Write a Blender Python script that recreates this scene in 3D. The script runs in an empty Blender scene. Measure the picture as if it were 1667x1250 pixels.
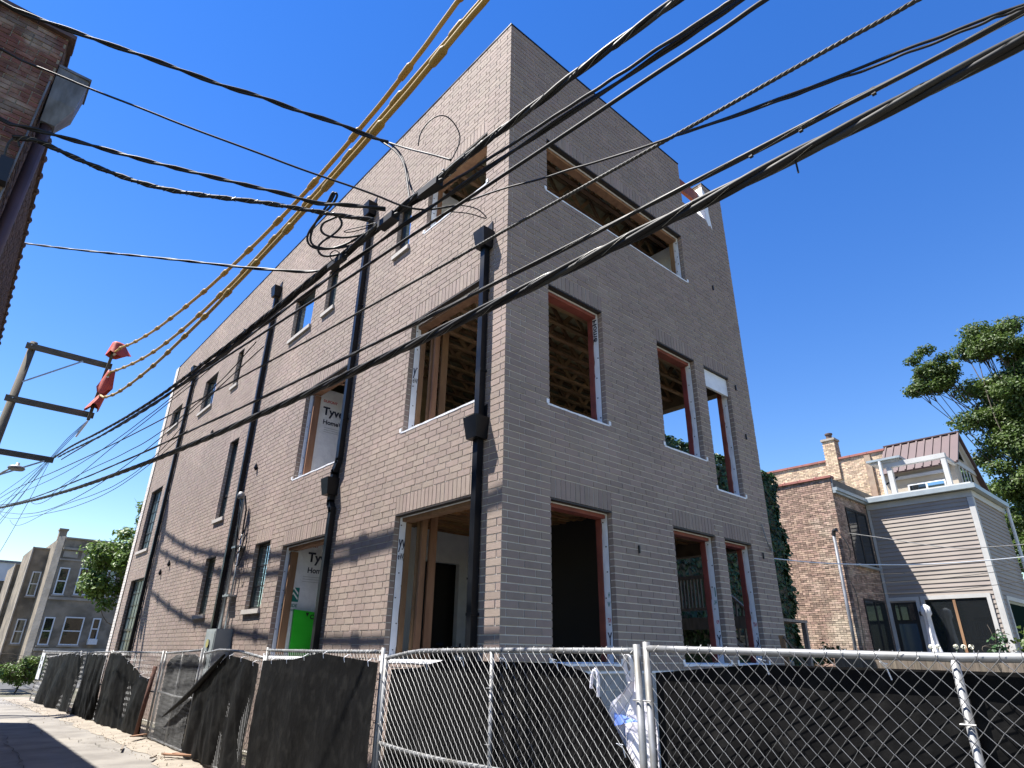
import bpy, bmesh, math, random
from mathutils import Vector, Matrix, noise as mnoise

# ---------------------------------------------------------------- camera, sky, sun, exposure
scene = bpy.context.scene
COL = scene.collection
random.seed(7)

CAM = Vector((-5.2738, -6.1295, 1.75))
def make_camera():
    yaw, pitch, roll = (math.radians(a) for a in (48.526, 23.598, 0.805))
    f = Vector((math.cos(pitch)*math.cos(yaw), math.cos(pitch)*math.sin(yaw), math.sin(pitch)))
    r = Vector((math.sin(yaw), -math.cos(yaw), 0)); u = r.cross(f)
    r2 = math.cos(roll)*r + math.sin(roll)*u; u2 = -math.sin(roll)*r + math.cos(roll)*u
    cd = bpy.data.cameras.new('camera'); cd.sensor_width = 36; cd.lens = 36*1010.2/1667
    cd.clip_start = 0.05; cd.clip_end = 3000
    co = bpy.data.objects.new('camera', cd); COL.objects.link(co)
    m = Matrix((r2, u2, -f)).transposed().to_4x4(); m.translation = CAM
    co.matrix_world = m; scene.camera = co
make_camera()

SUN_EL, SUN_AZ = 63.0, 140.0          # azimuth counter-clockwise from +X
SDIR = Vector((math.cos(math.radians(SUN_EL))*math.cos(math.radians(SUN_AZ)),
               math.cos(math.radians(SUN_EL))*math.sin(math.radians(SUN_AZ)), math.sin(math.radians(SUN_EL))))
world = bpy.data.worlds.new('World'); scene.world = world; world.use_nodes = True
wn = world.node_tree; wn.nodes.clear()
wo = wn.nodes.new('ShaderNodeOutputWorld'); wb = wn.nodes.new('ShaderNodeBackground'); ws = wn.nodes.new('ShaderNodeTexSky')
ws.sky_type = 'NISHITA'; ws.sun_disc = False
ws.sun_elevation = math.radians(SUN_EL); ws.sun_rotation = math.radians(90 - SUN_AZ)
ws.air_density = 1.35; ws.dust_density = 0.0; ws.ozone_density = 3.0; ws.altitude = 0
wb.inputs['Strength'].default_value = 0.07
hsv = wn.nodes.new('ShaderNodeHueSaturation'); hsv.inputs['Hue'].default_value = 0.517; hsv.inputs['Saturation'].default_value = 1.36
wn.links.new(ws.outputs[0], hsv.inputs['Color']); wn.links.new(hsv.outputs[0], wb.inputs['Color']); wn.links.new(wb.outputs[0], wo.inputs['Surface'])
sl = bpy.data.lights.new('sun', 'SUN'); sl.energy = 5.0; sl.angle = math.radians(0.5); sl.color = (1.0, 0.95, 0.88)
so = bpy.data.objects.new('sun', sl); COL.objects.link(so); so.location = (-10, 10, 40)
so.rotation_euler = (-SDIR).to_track_quat('-Z', 'Y').to_euler()
scene.view_settings.view_transform = 'Standard'; scene.view_settings.look = 'None'
scene.view_settings.exposure = 1.55; scene.view_settings.gamma = 1.0
scene.render.engine = 'CYCLES'
scene.cycles.max_bounces = 6; scene.cycles.diffuse_bounces = 3; scene.cycles.transparent_max_bounces = 8

# ---------------------------------------------------------------- helpers
ORIGIN = {}
def thing(name, label, cat, loc=(0, 0, 0), group=None):
    o = bpy.data.objects.new(name, None); COL.objects.link(o); o.location = loc
    o.empty_display_size = 0.2
    o['label'] = label; o['category'] = cat
    if group: o['group'] = group
    ORIGIN[o.name] = Vector(loc); return o
def tag(o, label=None, cat=None, group=None, kind=None):
    if label: o['label'] = label
    if cat: o['category'] = cat
    if group: o['group'] = group
    if kind: o['kind'] = kind
    return o
def org(parent):
    return ORIGIN.get(parent.name, Vector((0, 0, 0))) if parent else Vector((0, 0, 0))
def link(o, parent=None):
    COL.objects.link(o)
    if parent:
        o.parent = parent; ORIGIN[o.name] = org(parent)
    return o

XF = None       # optional placement transform applied to every vertex built
class MB:
    def __init__(s): s.v = []; s.f = []
    def box(s, a, b):
        x0, y0, z0 = (min(a[i], b[i]) for i in range(3)); x1, y1, z1 = (max(a[i], b[i]) for i in range(3))
        n = len(s.v)
        s.v += [(x0,y0,z0),(x1,y0,z0),(x1,y1,z0),(x0,y1,z0),(x0,y0,z1),(x1,y0,z1),(x1,y1,z1),(x0,y1,z1)]
        s.f += [(n,n+3,n+2,n+1),(n+4,n+5,n+6,n+7),(n,n+1,n+5,n+4),(n+1,n+2,n+6,n+5),(n+2,n+3,n+7,n+6),(n+3,n,n+4,n+7)]
        return s
    def bar(s, a, b, w, h, up=(0, 0, 1)):
        a = Vector(a); b = Vector(b); d = (b-a).normalized(); up = Vector(up)
        if abs(d.dot(up)) > 0.98: up = Vector((1, 0, 0))
        r = d.cross(up).normalized(); u = r.cross(d); n = len(s.v)
        for p in (a, b):
            for sx, sy in ((-1,-1),(1,-1),(1,1),(-1,1)): s.v.append(tuple(p + r*sx*w/2 + u*sy*h/2))
        s.f += [(n,n+1,n+2,n+3),(n+7,n+6,n+5,n+4),(n,n+4,n+5,n+1),(n+1,n+5,n+6,n+2),(n+2,n+6,n+7,n+3),(n+3,n+7,n+4,n)]
        return s
    def tube(s, pts, r, n=8, caps=True, twist=0.0):
        pts = [Vector(p) for p in pts]; m = len(pts); rr = r if isinstance(r, (list, tuple)) else [r]*m
        base = len(s.v); t = (pts[1]-pts[0]).normalized()
        ref = Vector((0, 0, 1)) if abs(t.z) < 0.9 else Vector((1, 0, 0)); u = t.cross(ref).normalized()
        for i, p in enumerate(pts):
            t = (pts[min(i+1, m-1)] - pts[max(i-1, 0)])
            if t.length < 1e-9: t = Vector((0, 0, 1))
            t.normalize(); u = (u - t*u.dot(t))
            if u.length < 1e-6: u = t.orthogonal()
            u.normalize(); w = t.cross(u)
            for k in range(n):
                a = 2*math.pi*k/n + twist*i; s.v.append(tuple(p + (u*math.cos(a) + w*math.sin(a))*rr[i]))
        for i in range(m-1):
            for k in range(n):
                a = base+i*n+k; b = base+i*n+(k+1) % n; s.f.append((a, b, b+n, a+n))
        if caps:
            s.f.append(tuple(base+k for k in range(n))[::-1]); s.f.append(tuple(base+(m-1)*n+k for k in range(n)))
        return s
    def quad(s, *p):
        n = len(s.v); s.v += [tuple(q) for q in p]; s.f.append(tuple(range(n, n+len(p)))); return s
    def prism(s, poly, off):
        """poly: list of 3D points (planar), extruded by vector off"""
        n = len(s.v); m = len(poly); off = Vector(off)
        s.v += [tuple(p) for p in poly]; s.v += [tuple(Vector(p)+off) for p in poly]
        s.f.append(tuple(range(n, n+m))[::-1]); s.f.append(tuple(range(n+m, n+2*m)))
        for i in range(m):
            j = (i+1) % m; s.f.append((n+i, n+j, n+m+j, n+m+i))
        return s
    def lathe(s, c, prof, n=16):
        base = len(s.v); c = Vector(c)
        for r, z in prof:
            for k in range(n):
                a = 2*math.pi*k/n; s.v.append((c.x+r*math.cos(a), c.y+r*math.sin(a), c.z+z))
        for i in range(len(prof)-1):
            for k in range(n):
                a = base+i*n+k; b = base+i*n+(k+1) % n; s.f.append((a, b, b+n, a+n))
        s.f.append(tuple(base+k for k in range(n))[::-1]); s.f.append(tuple(base+(len(prof)-1)*n+k for k in range(n)))
        return s
    def build(s, name, m, parent=None, smooth=False, fix=False):
        me = bpy.data.meshes.new(name); o0 = org(parent)
        if XF: s.v = [XF(v) for v in s.v]
        vs = s.v if o0.length == 0 else [(v[0]-o0.x, v[1]-o0.y, v[2]-o0.z) for v in s.v]
        me.from_pydata(vs, [], s.f)
        if fix:
            bm = bmesh.new(); bm.from_mesh(me); bmesh.ops.recalc_face_normals(bm, faces=bm.faces); bm.to_mesh(me); bm.free()
        me.materials.append(m)
        if smooth: me.polygons.foreach_set('use_smooth', [True]*len(me.polygons))
        me.update()
        return link(bpy.data.objects.new(name, me), parent)

def B(name, a, b, m, parent=None): return MB().box(a, b).build(name, m, parent)
def chaikin(pts, n=2):
    pts = [Vector(p) for p in pts]
    for _ in range(n):
        q = [pts[0]]
        for a, b in zip(pts, pts[1:]): q += [a*.75+b*.25, a*.25+b*.75]
        pts = q+[pts[-1]]
    return pts

# ---------------------------------------------------------------- materials
MATS = {}
def mat(name, c, c2=None, scale=6.0, rough=0.8, bump=0.0, metal=0.0, island=0.0, spec=0.5, objrand=0.0,
        detail=6.0, stretch=None, lo=0.35, hi=0.65, bscale=None, rough2=None, c3=None, scale3=None, trans=0.0, coat=0.0):
    if name in MATS: return MATS[name]
    m = bpy.data.materials.new(name); m.use_nodes = True; nt = m.node_tree; N = nt.nodes; L = nt.links
    p = N['Principled BSDF']; p.inputs['Roughness'].default_value = rough; p.inputs['Metallic'].default_value = metal
    p.inputs['Specular IOR Level'].default_value = spec
    if coat: p.inputs['Coat Weight'].default_value = coat
    geo = N.new('ShaderNodeNewGeometry'); pos = geo.outputs['Position']
    if stretch:
        mp = N.new('ShaderNodeVectorMath'); mp.operation = 'MULTIPLY'; mp.inputs[1].default_value = stretch
        L.new(pos, mp.inputs[0]); pos = mp.outputs[0]
    col = None
    def noise_fac(sc, l, h, det=detail):
        n = N.new('ShaderNodeTexNoise'); n.inputs['Scale'].default_value = sc; n.inputs['Detail'].default_value = det
        L.new(pos, n.inputs['Vector'])
        r = N.new('ShaderNodeMapRange'); r.inputs['From Min'].default_value = l; r.inputs['From Max'].default_value = h
        L.new(n.outputs[0], r.inputs['Value']); return r.outputs[0]
    def mix(fac, a, b):
        x = N.new('ShaderNodeMix'); x.data_type = 'RGBA'
        for i, q in ((6, a), (7, b)):
            if hasattr(q, 'is_linked'): L.new(q, x.inputs[i])
            else: x.inputs[i].default_value = (*q, 1)
        L.new(fac, x.inputs[0]); return x.outputs[2]
    col = c
    if c2: col = mix(noise_fac(scale, lo, hi), c, c2)
    if c3: col = mix(noise_fac(scale3 or scale*.3, .5, .68), col, c3)
    if island or objrand:
        add = N.new('ShaderNodeMath'); add.operation = 'ADD'
        L.new(geo.outputs['Random Per Island'], add.inputs[0])
        oi = N.new('ShaderNodeObjectInfo'); L.new(oi.outputs['Random'], add.inputs[1])
        fr = N.new('ShaderNodeMath'); fr.operation = 'FRACT'; L.new(add.outputs[0], fr.inputs[0])
        mr = N.new('ShaderNodeMapRange'); a = island or objrand
        mr.inputs['To Min'].default_value = 1-a; mr.inputs['To Max'].default_value = 1+a; L.new(fr.outputs[0], mr.inputs['Value'])
        hs = N.new('ShaderNodeHueSaturation'); L.new(mr.outputs[0], hs.inputs['Value'])
        hv = N.new('ShaderNodeMapRange'); hv.inputs['To Min'].default_value = .49; hv.inputs['To Max'].default_value = .51
        mm = N.new('ShaderNodeMath'); mm.operation = 'MULTIPLY'; mm.inputs[1].default_value = 7.31; L.new(fr.outputs[0], mm.inputs[0])
        f2 = N.new('ShaderNodeMath'); f2.operation = 'FRACT'; L.new(mm.outputs[0], f2.inputs[0]); L.new(f2.outputs[0], hv.inputs['Value'])
        L.new(hv.outputs[0], hs.inputs['Hue'])
        if hasattr(col, 'is_linked'): L.new(col, hs.inputs['Color'])
        else: hs.inputs['Color'].default_value = (*col, 1)
        col = hs.outputs[0]
    if hasattr(col, 'is_linked'): L.new(col, p.inputs['Base Color'])
    else: p.inputs['Base Color'].default_value = (*col, 1)
    if bump:
        n = N.new('ShaderNodeTexNoise'); n.inputs['Scale'].default_value = bscale or scale*4; n.inputs['Detail'].default_value = 8
        L.new(pos, n.inputs['Vector']); bp = N.new('ShaderNodeBump'); bp.inputs['Strength'].default_value = bump; bp.inputs['Distance'].default_value = .02
        L.new(n.outputs[0], bp.inputs['Height']); L.new(bp.outputs[0], p.inputs['Normal'])
    if rough2 is not None:
        r = N.new('ShaderNodeMapRange'); r.inputs['To Min'].default_value = rough; r.inputs['To Max'].default_value = rough2
        L.new(noise_fac(scale*.7, .35, .65), r.inputs['Value']); L.new(r.outputs[0], p.inputs['Roughness'])
    if trans:
        tr = N.new('ShaderNodeBsdfTranslucent'); ms = N.new('ShaderNodeMixShader'); ms.inputs[0].default_value = trans
        if hasattr(col, 'is_linked'): L.new(col, tr.inputs['Color'])
        else: tr.inputs['Color'].default_value = (*col, 1)
        L.new(p.outputs[0], ms.inputs[1]); L.new(tr.outputs[0], ms.inputs[2]); L.new(ms.outputs[0], N['Material Output'].inputs['Surface'])
    MATS[name] = m; return m

M_BRICK = mat('taupe_brick', (.264,.207,.177), (.232,.181,.154), scale=9, rough=.85, bump=.35, bscale=90, island=.085, lo=.3, hi=.7, c3=(.30,.232,.197), scale3=.55)
M_BRICKP = mat('pale_brick', (.62,.58,.54), (.5,.46,.43), scale=9, rough=.85, bump=.3, bscale=80, island=.12)
M_MORTAR = mat('mortar', (.66,.63,.58), (.56,.53,.49), scale=5, rough=.95, bump=.3, bscale=60)
M_SHEATH = mat('wall_sheathing', (.20,.14,.085), (.13,.09,.055), scale=3, rough=.9)
M_SILL = mat('cast_stone', (.40,.37,.34), (.33,.31,.29), scale=8, rough=.85, bump=.15)
M_BLACKMETAL = mat('black_painted_metal', (.003,.004,.006), (.006,.007,.009), scale=3, rough=.32, rough2=.5, spec=.25)
M_FRAME = mat('window_frame_black', (.012,.012,.013), rough=.45)
M_LINTEL = mat('lintel_steel', (.018,.017,.017), (.035,.025,.02), scale=10, rough=.6)
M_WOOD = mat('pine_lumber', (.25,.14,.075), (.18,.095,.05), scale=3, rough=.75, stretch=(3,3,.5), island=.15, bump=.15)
M_WOODX = mat('truss_lumber', (.27,.17,.095), (.17,.095,.05), scale=4, rough=.8, island=.5)
M_REDWOOD = mat('red_treated_lumber', (.22,.05,.038), (.145,.032,.026), scale=4, rough=.7, island=.12)
M_WRAP = mat('house_wrap', (.74,.76,.80), (.66,.68,.73), scale=6, rough=.55, bump=.9, bscale=7)
M_TAPE = mat('white_flashing', (.8,.81,.84), (.68,.7,.74), scale=9, rough=.5, bump=.4, bscale=30)
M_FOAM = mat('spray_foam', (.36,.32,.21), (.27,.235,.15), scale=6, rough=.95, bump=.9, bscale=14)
M_SHADE = mat('interior_shade', (.03,.027,.025), rough=.95)  # near-black colour stands in for deep interior shade
M_INKBLUE = mat('print_navy', (.015,.02,.05), rough=.6)
M_INKRED = mat('print_red', (.45,.03,.05), rough=.6)
M_INKGREEN = mat('print_green', (.0,.16,.13), rough=.6)
M_PRINTWHITE = mat('print_white', (.8,.82,.82), rough=.6)
M_INKGREY = mat('print_grey', (.3,.31,.34), rough=.6)
M_CONC = mat('concrete_block', (.34,.34,.335), (.27,.27,.27), scale=5, rough=.95, bump=.4, bscale=50, island=.1)
M_ROOF = mat('roof_membrane', (.16,.16,.165), rough=.9)
M_GALV = mat('galvanized_steel', (.36,.38,.39), (.26,.28,.30), scale=14, rough=.38, metal=.75, rough2=.55)
M_GALVW = mat('weathered_galvanized', (.24,.245,.25), (.17,.175,.18), scale=10, rough=.45, metal=.45, rough2=.65, c3=(.14,.135,.125), scale3=6)

def glass_mat(name, base, refl=.55):
    m = bpy.data.materials.new(name); m.use_nodes = True; nt = m.node_tree; N = nt.nodes; L = nt.links
    p = N['Principled BSDF']; p.inputs['Base Color'].default_value = (*base, 1); p.inputs['Roughness'].default_value = .12
    g = N.new('ShaderNodeBsdfGlossy'); g.inputs['Roughness'].default_value = .015; g.inputs['Color'].default_value = (.72,.85,.92,1)
    fr = N.new('ShaderNodeFresnel'); fr.inputs['IOR'].default_value = 1.6
    ad = N.new('ShaderNodeMath'); ad.operation = 'MULTIPLY_ADD'; ad.inputs[1].default_value = 1.0 if refl > .3 else .45; ad.inputs[2].default_value = refl*.6; L.new(fr.outputs[0], ad.inputs[0]); ad.use_clamp = True
    geo = N.new('ShaderNodeNewGeometry'); n = N.new('ShaderNodeTexNoise'); n.inputs['Scale'].default_value = 1.3; L.new(geo.outputs['Position'], n.inputs['Vector'])
    bp = N.new('ShaderNodeBump'); bp.inputs['Strength'].default_value = .05; L.new(n.outputs[0], bp.inputs['Height']); L.new(bp.outputs[0], g.inputs['Normal'])
    ms = N.new('ShaderNodeMixShader'); L.new(ad.outputs[0], ms.inputs[0]); L.new(p.outputs[0], ms.inputs[1]); L.new(g.outputs[0], ms.inputs[2])
    L.new(ms.outputs[0], N['Material Output'].inputs['Surface']); MATS[name] = m; return m
M_GLASS = glass_mat('window_glass', (.05,.085,.09), 1.0)  # teal base colour stands for sky reflected in the panes
M_GLASSB = mat('dull_pane', (.07,.10,.115), (.03,.045,.05), scale=1.4, rough=.3, spec=.35)
M_GLASSD = glass_mat('dark_window_glass', (.012,.014,.016), .12)

# ---------------------------------------------------------------- lettering
TXT = {}
def text_mesh(body, bold=0.0):
    if (body, bold) in TXT: return TXT[(body, bold)]
    cu = bpy.data.curves.new('lettering', 'FONT'); cu.body = body; cu.size = 1.0; cu.offset = bold; cu.resolution_u = 3
    ob = bpy.data.objects.new('lettering_tmp', cu); COL.objects.link(ob)
    dg = bpy.context.evaluated_depsgraph_get(); me = bpy.data.meshes.new_from_object(ob.evaluated_get(dg))
    bpy.data.objects.remove(ob); TXT[(body, bold)] = me; return me
def text(body, size, origin, udir, vdir, m, parent, name='lettering', bold=0.02, wscale=1.0):
    me = text_mesh(body, bold).copy(); me.name = name; me.materials.clear(); me.materials.append(m)
    u = Vector(udir).normalized()*size*wscale; v = Vector(vdir).normalized()*size; n = u.cross(v).normalized(); o = Vector(origin) - org(parent)
    for vv in me.vertices:
        c = vv.co.copy(); vv.co = o + u*c.x + v*c.y + n*0.0
    return link(bpy.data.objects.new(name, me), parent)
# ================================================================ setting: ground
M_GROUND = mat('ground_dirt', (.11,.095,.07), (.075,.08,.045), scale=.6, rough=.95, bump=.6, bscale=20, c3=(.14,.12,.09), scale3=.15)
M_ALLEY = mat('alley_concrete', (.19,.178,.16), (.13,.12,.107), scale=1.6, rough=.92, bump=.35, bscale=35, c3=(.225,.208,.18), scale3=.5)
M_ASPH = mat('street_asphalt', (.07,.07,.07), (.05,.05,.05), scale=2, rough=.9, bump=.3, bscale=50)
tag(MB().quad((-400,-400,-.012),(400,-400,-.012),(400,400,-.012),(-400,400,-.012)).build('ground', M_GROUND), kind='structure')
def alley_mesh():
    g = MB(); ny, nx = 90, 12
    for j in range(ny+1):
        for i in range(nx+1):
            y = -14 + 41*j/ny; x = -5.95 + (5.0 + .35*math.sin(y*.9) + .22*math.sin(y*2.3+1))*i/nx
            g.v.append((x, y, .012*mnoise.noise((x*.5, y*.5, 0)) + .004))
    for j in range(ny):
        for i in range(nx):
            a = j*(nx+1)+i; g.f.append((a, a+1, a+nx+2, a+nx+1))
    return g
alley = tag(alley_mesh().build('alley', M_ALLEY, smooth=True), kind='structure')
M_CRACK = mat('crack_dirt', (.045,.04,.034), (.07,.062,.05), scale=6, rough=1)
def ribbon(pts, w, name):
    g = MB(); pts = [Vector(p) for p in pts]
    for i, p in enumerate(pts):
        t = (pts[min(i+1, len(pts)-1)]-pts[max(i-1, 0)]).normalized(); n = Vector((-t.y, t.x, 0)); ww = w*(.6+.8*abs(math.sin(i*1.9)))
        g.v += [tuple(p-n*ww/2), tuple(p+n*ww/2)]
    for i in range(len(pts)-1): g.f.append((2*i, 2*i+2, 2*i+3, 2*i+1))
    return g.build(name, M_CRACK, alley)
for yj in (5.2, 9.8, 14.4, 19.0, 23.6): ribbon([(-5.8+.35*i, yj+.01*math.sin(i), .021) for i in range(13)], .022, 'expansion_joint')
rc = random.Random(9)
for (x, y, dx, dy, n) in ((-3.4,6.5,.05,.28,26),(-1.9,8.6,-.07,.2,16),(-2.6,12.0,.04,.3,22),(-4.2,15.0,.06,.3,20)):
    pts = []
    for i in range(n): x += dx*rc.uniform(-1.4,2.2); y += dy*rc.uniform(.5,1.3); pts.append((x, y, .0215))
    ribbon(pts, .011, 'crack')
tag(MB().box((-60,33.2,-.3),(60,41.5,.006)).build('street', M_ASPH), kind='structure')

# ================================================================ the new brick building
CO, BL, BH, JT = .1016, .3048, .0876, .014
Z0 = .045
def zc(k): return Z0 + CO*k
LLEN, RLEN = 21.03, 7.315
KTOP = 125
bld = thing('brick_building', 'tall new taupe brick building with open unglazed windows behind chain-link fence', 'building', (3.6, 10.5, 0))

def fL(u, z, d): return (d, u, z)
def fR(u, z, d): return (u, d, z)
def fbox(mb, F, u0, u1, z0, z1, d0, d1): return mb.box(F(u0, z0, d0), F(u1, z1, d1))

Hd0, Hd1, Hd2 = zc(37), zc(72), zc(103)
S0, S1, S2 = 1.65, zc(51), zc(91)
# open openings: u0,u1,z0,z1 ; glazed windows separately
L_OPEN = [(.61,2.64,S0,Hd0),(.61,2.64,S1,Hd1),(.61,2.44,S2,Hd2),(5.03,7.06,S0,Hd0),(5.03,7.06,S1,Hd1)]
L_WIN = [(3.02,3.59,S2,Hd2,1,1),(6.25,6.82,S2,Hd2,1,1),(7.53,8.73,S2,Hd2,1,1),(12.54,13.06,S2,Hd2,1,1),(14.95,16.27,S2,Hd2,2,2),(19.0,20.35,zc(95),Hd2,3,2),
         (11.32,12.06,zc(49),zc(71),1,2),(18.95,20.48,zc(49),zc(71),4,5),(18.5,20.28,zc(16),zc(39),4,5),(11.3,12.12,zc(25),zc(39),2,3),(7.76,8.64,zc(25),zc(39),2,3)]
R_OPEN = [(.914,2.225,S0,Hd0),(.914,2.225,S1,Hd1),(.914,5.19,S2,Hd2),(3.83,5.13,S1,Hd1),(5.486,6.455,zc(46),Hd1),(3.83,5.16,S0,Hd0),(5.486,6.46,S0,Hd0)]
R_NOTCH = (5.43,6.43,zc(114),zc(KTOP)+.5)
SOLD = 3*CO
def snap(o):      # put jambs on the brick joint where they nearly meet one
    u0, u1 = o[0], o[1]; a = round((u0+JT/2)/CO)*CO-JT/2; b = round((u1-JT/2)/CO)*CO+JT/2
    return (a if abs(a-u0) < .028 else u0, b if abs(b-u1) < .028 else u1) + tuple(o[2:])
L_OPEN = [snap(o) for o in L_OPEN]; L_WIN = [snap(o) for o in L_WIN]; R_OPEN = [snap(o) for o in R_OPEN]

def intervals(u0, u1, holes):
    segs = [(u0, u1)]
    for a, b in holes:
        n = []
        for s, e in segs:
            if b <= s or a >= e: n.append((s, e)); continue
            if a > s: n.append((s, a))
            if b < e: n.append((b, e))
        segs = n
    return segs
def wall_cells(u0, u1, z0, z1, holes, grow=0.0):
    hs = [(a-grow, b+grow, c-grow, d+grow) for a, b, c, d in holes]
    zs = sorted({z0, z1, *[min(max(h[2], z0), z1) for h in hs], *[min(max(h[3], z0), z1) for h in hs]}); out = []
    for a, b in zip(zs, zs[1:]):
        if b-a < 1e-4: continue
        m = (a+b)/2
        out += [(s, e, a, b) for s, e in intervals(u0, u1, [(h[0], h[1]) for h in hs if h[2] < m < h[3]])]
    return out

def brick_facade(F, length, holes, soldiers, first, k0, endfull):
    """list of (u0,u1,z0,z1) brick fronts"""
    out = []
    blocked = [(a, b, c, d) for a, b, c, d in holes] + soldiers
    for k in range(k0, KTOP):
        z0, z1 = zc(k)+JT/2, zc(k+1)-JT/2; zm = (z0+z1)/2
        hl = [(h[0], h[1]) for h in blocked if h[2]-.01 < zm < h[3]+.01]
        st = 0.0 if k % 2 == first else .1016
        u = st; joints = []
        while u < length-.02:
            joints.append((u if u == 0 else u+JT/2, min(u+BL, length)-JT/2)); u += BL
        if st and first == 1 and k < 15: joints.append((0, .0968))
        for a, b in joints:
            for s, e in intervals(a, b, hl):
                if e-s > .008: out.append((s, e, z0, z1))
    for a, b, c, d in soldiers:
        n = max(1, round((b-a)/CO)); w = (b-a)/n
        for i in range(n): out.append((a+i*w+JT/2, a+(i+1)*w-JT/2, c+JT/2, d-JT/2))
    return out

l_sold = [(o[0], o[1], o[3], o[3]+SOLD) for o in L_OPEN] + [(o[0], o[1], o[3], o[3]+SOLD) for o in L_WIN if o[3] < 9]
r_sold = [(o[0], o[1], o[3], o[3]+SOLD) for o in R_OPEN]
l_holes = [o[:4] for o in L_OPEN+L_WIN]
r_holes = R_OPEN + [R_NOTCH]
lb = brick_facade(fL, LLEN, l_holes, l_sold, 1, 0, True)
rb = brick_facade(fR, RLEN, r_holes, r_sold, 0, 15, True)

def facade(F, bricks, holes, length, zlo, name, n_single, side):
    mb = MB()
    for u0, u1, z0, z1 in wall_cells(.012 if side == 'R' else .012, length, zlo, zc(KTOP)-.004, holes, .008): fbox(mb, F, u0, u1, z0, z1, .009, .094)
    w = mb.build('mortar_wall', M_MORTAR, bld)
    w['label'] = name
    mb = MB()
    for u0, u1, z0, z1 in wall_cells(.1 if side == 'L' else .305, length-.01, zlo-.02 if side == 'L' else 0, zc(KTOP)-.02, holes): fbox(mb, F, u0, u1, z0, z1, .10, .30)
    mb.build('backup_wall', M_SHEATH, bld)
    # the largest full bricks are single pieces, the rest one joined piece
    cand = []
    for i, (u0, u1, z0, z1) in enumerate(bricks):
        if abs((u1-u0)-(BL-JT)) < .002 and z0 > 1.85:
            c = Vector(F((u0+u1)/2, (z0+z1)/2, 0)); d = c-CAM
            nrm = Vector((-1, 0, 0)) if side == 'L' else Vector((0, -1, 0))
            cand.append((abs(d.dot(nrm))/d.length**3, i))
    cand.sort(reverse=True); single = {i for _, i in cand[:n_single]}
    sm = MB(); fbox(sm, F, -(BL-JT)/2, (BL-JT)/2, -BH/2, BH/2, 0, .0921)
    me = bpy.data.meshes.new('brick'); me.from_pydata(sm.v, [], sm.f); me.materials.append(M_BRICK)
    rng = random.Random(3); st = MB()
    for i, (u0, u1, z0, z1) in enumerate(bricks):
        j = rng.uniform(-.0022, .0022)
        if i in single:
            o = bpy.data.objects.new('brick', me); link(o, w); o.location = Vector(F((u0+u1)/2, (z0+z1)/2, j)) - org(bld)
        else:
            fbox(st, F, u0, u1, z0, z1, j, .0921)
    tag(st.build('brickwork', M_BRICK, w), kind='stuff')
    return w
wL = facade(fL, lb, l_holes, LLEN, 0, 'sunlit long brick wall facing the alley', 130, 'L')
wR = facade(fR, rb, r_holes, RLEN, zc(15), 'shaded end brick wall', 170, 'R')
# grey block base under the shaded end wall
base_mb = MB(); fbox(base_mb, fR, .1, RLEN, 0, zc(15)-.03, .012, .2); bw = base_mb.build('foundation_wall', M_MORTAR, bld)
for k in range(8):
    z0 = zc(15)-.035-.2*(k+1)
    if z0 < -.1: break
    u = .1 if k % 2 else -.1
    while u < RLEN-.02:
        a, b = max(u, .1), min(u+.4, RLEN)
        if b-a > .05: MB().box((a+.004, .002, max(z0, .0)), (b-.004, .1, z0+.19)).build('concrete_block', M_CONC, bw)
        u += .4
B('base_flashing', (-.004, -.014, zc(15)-.034), (RLEN, .09, zc(15)-.006), M_TAPE, bld)
# end pier in paler brick
pm = MB()
for k in range(KTOP):
    z0, z1 = zc(k)+JT/2, zc(k+1)-JT/2; s = LLEN+.0+(.0 if k % 2 else .0)
    if k % 2: pm.box((-.03, s+.004, z0), (.09, s+.2, z1)); pm.box((-.03, s+.21, z0), (.09, s+.41, z1))
    else: pm.box((-.03, s+.004, z0), (.09, s+.1, z1)); pm.box((-.03, s+.11, z0), (.09, s+.41, z1))
pr = B('end_pier', (-.02, LLEN+.004, 0), (.3, LLEN+.405, zc(KTOP)-.05), M_MORTAR, bld)
tag(pm.build('brickwork', M_BRICKP, pr), kind='stuff')
# far walls, opposite side wall with its openings, roof, floors
B('backup_wall', (.3, LLEN+.1, 0), (RLEN-.01, LLEN+.4, 12.6), M_SHEATH, bld)
mb = MB()
for u0, u1, z0, z1 in wall_cells(.305, LLEN+.09, 0, 11.6, [(.42,3.4,S0,Hd0),(.42,3.4,zc(44),Hd1)]): mb.box((RLEN-.26, u0, z0), (RLEN-.012, u1, z1))
mb.build('side_wall', M_SHEATH, bld)
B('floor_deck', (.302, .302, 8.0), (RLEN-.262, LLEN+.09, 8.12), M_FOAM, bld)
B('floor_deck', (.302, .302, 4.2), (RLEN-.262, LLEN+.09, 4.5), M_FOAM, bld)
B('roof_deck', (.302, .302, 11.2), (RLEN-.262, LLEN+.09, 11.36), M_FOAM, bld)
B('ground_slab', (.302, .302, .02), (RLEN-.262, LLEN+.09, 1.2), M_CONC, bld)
# coping: thin dark metal cap on the parapets
mb = MB(); zt = zc(KTOP)
mb.box((-.012, -.012, zt), (.31, LLEN+.42, zt+.03)); mb.build('parapet_cap', M_BLACKMETAL, bld)
B('parapet_cap', (.312, -.012, zt), (R_NOTCH[0]+.005, .31, zt+.03), M_BLACKMETAL, bld)
B('parapet_cap', (R_NOTCH[1]-.005, -.012, zt), (RLEN+.01, .31, zt+.03), M_BLACKMETAL, bld)
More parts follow.
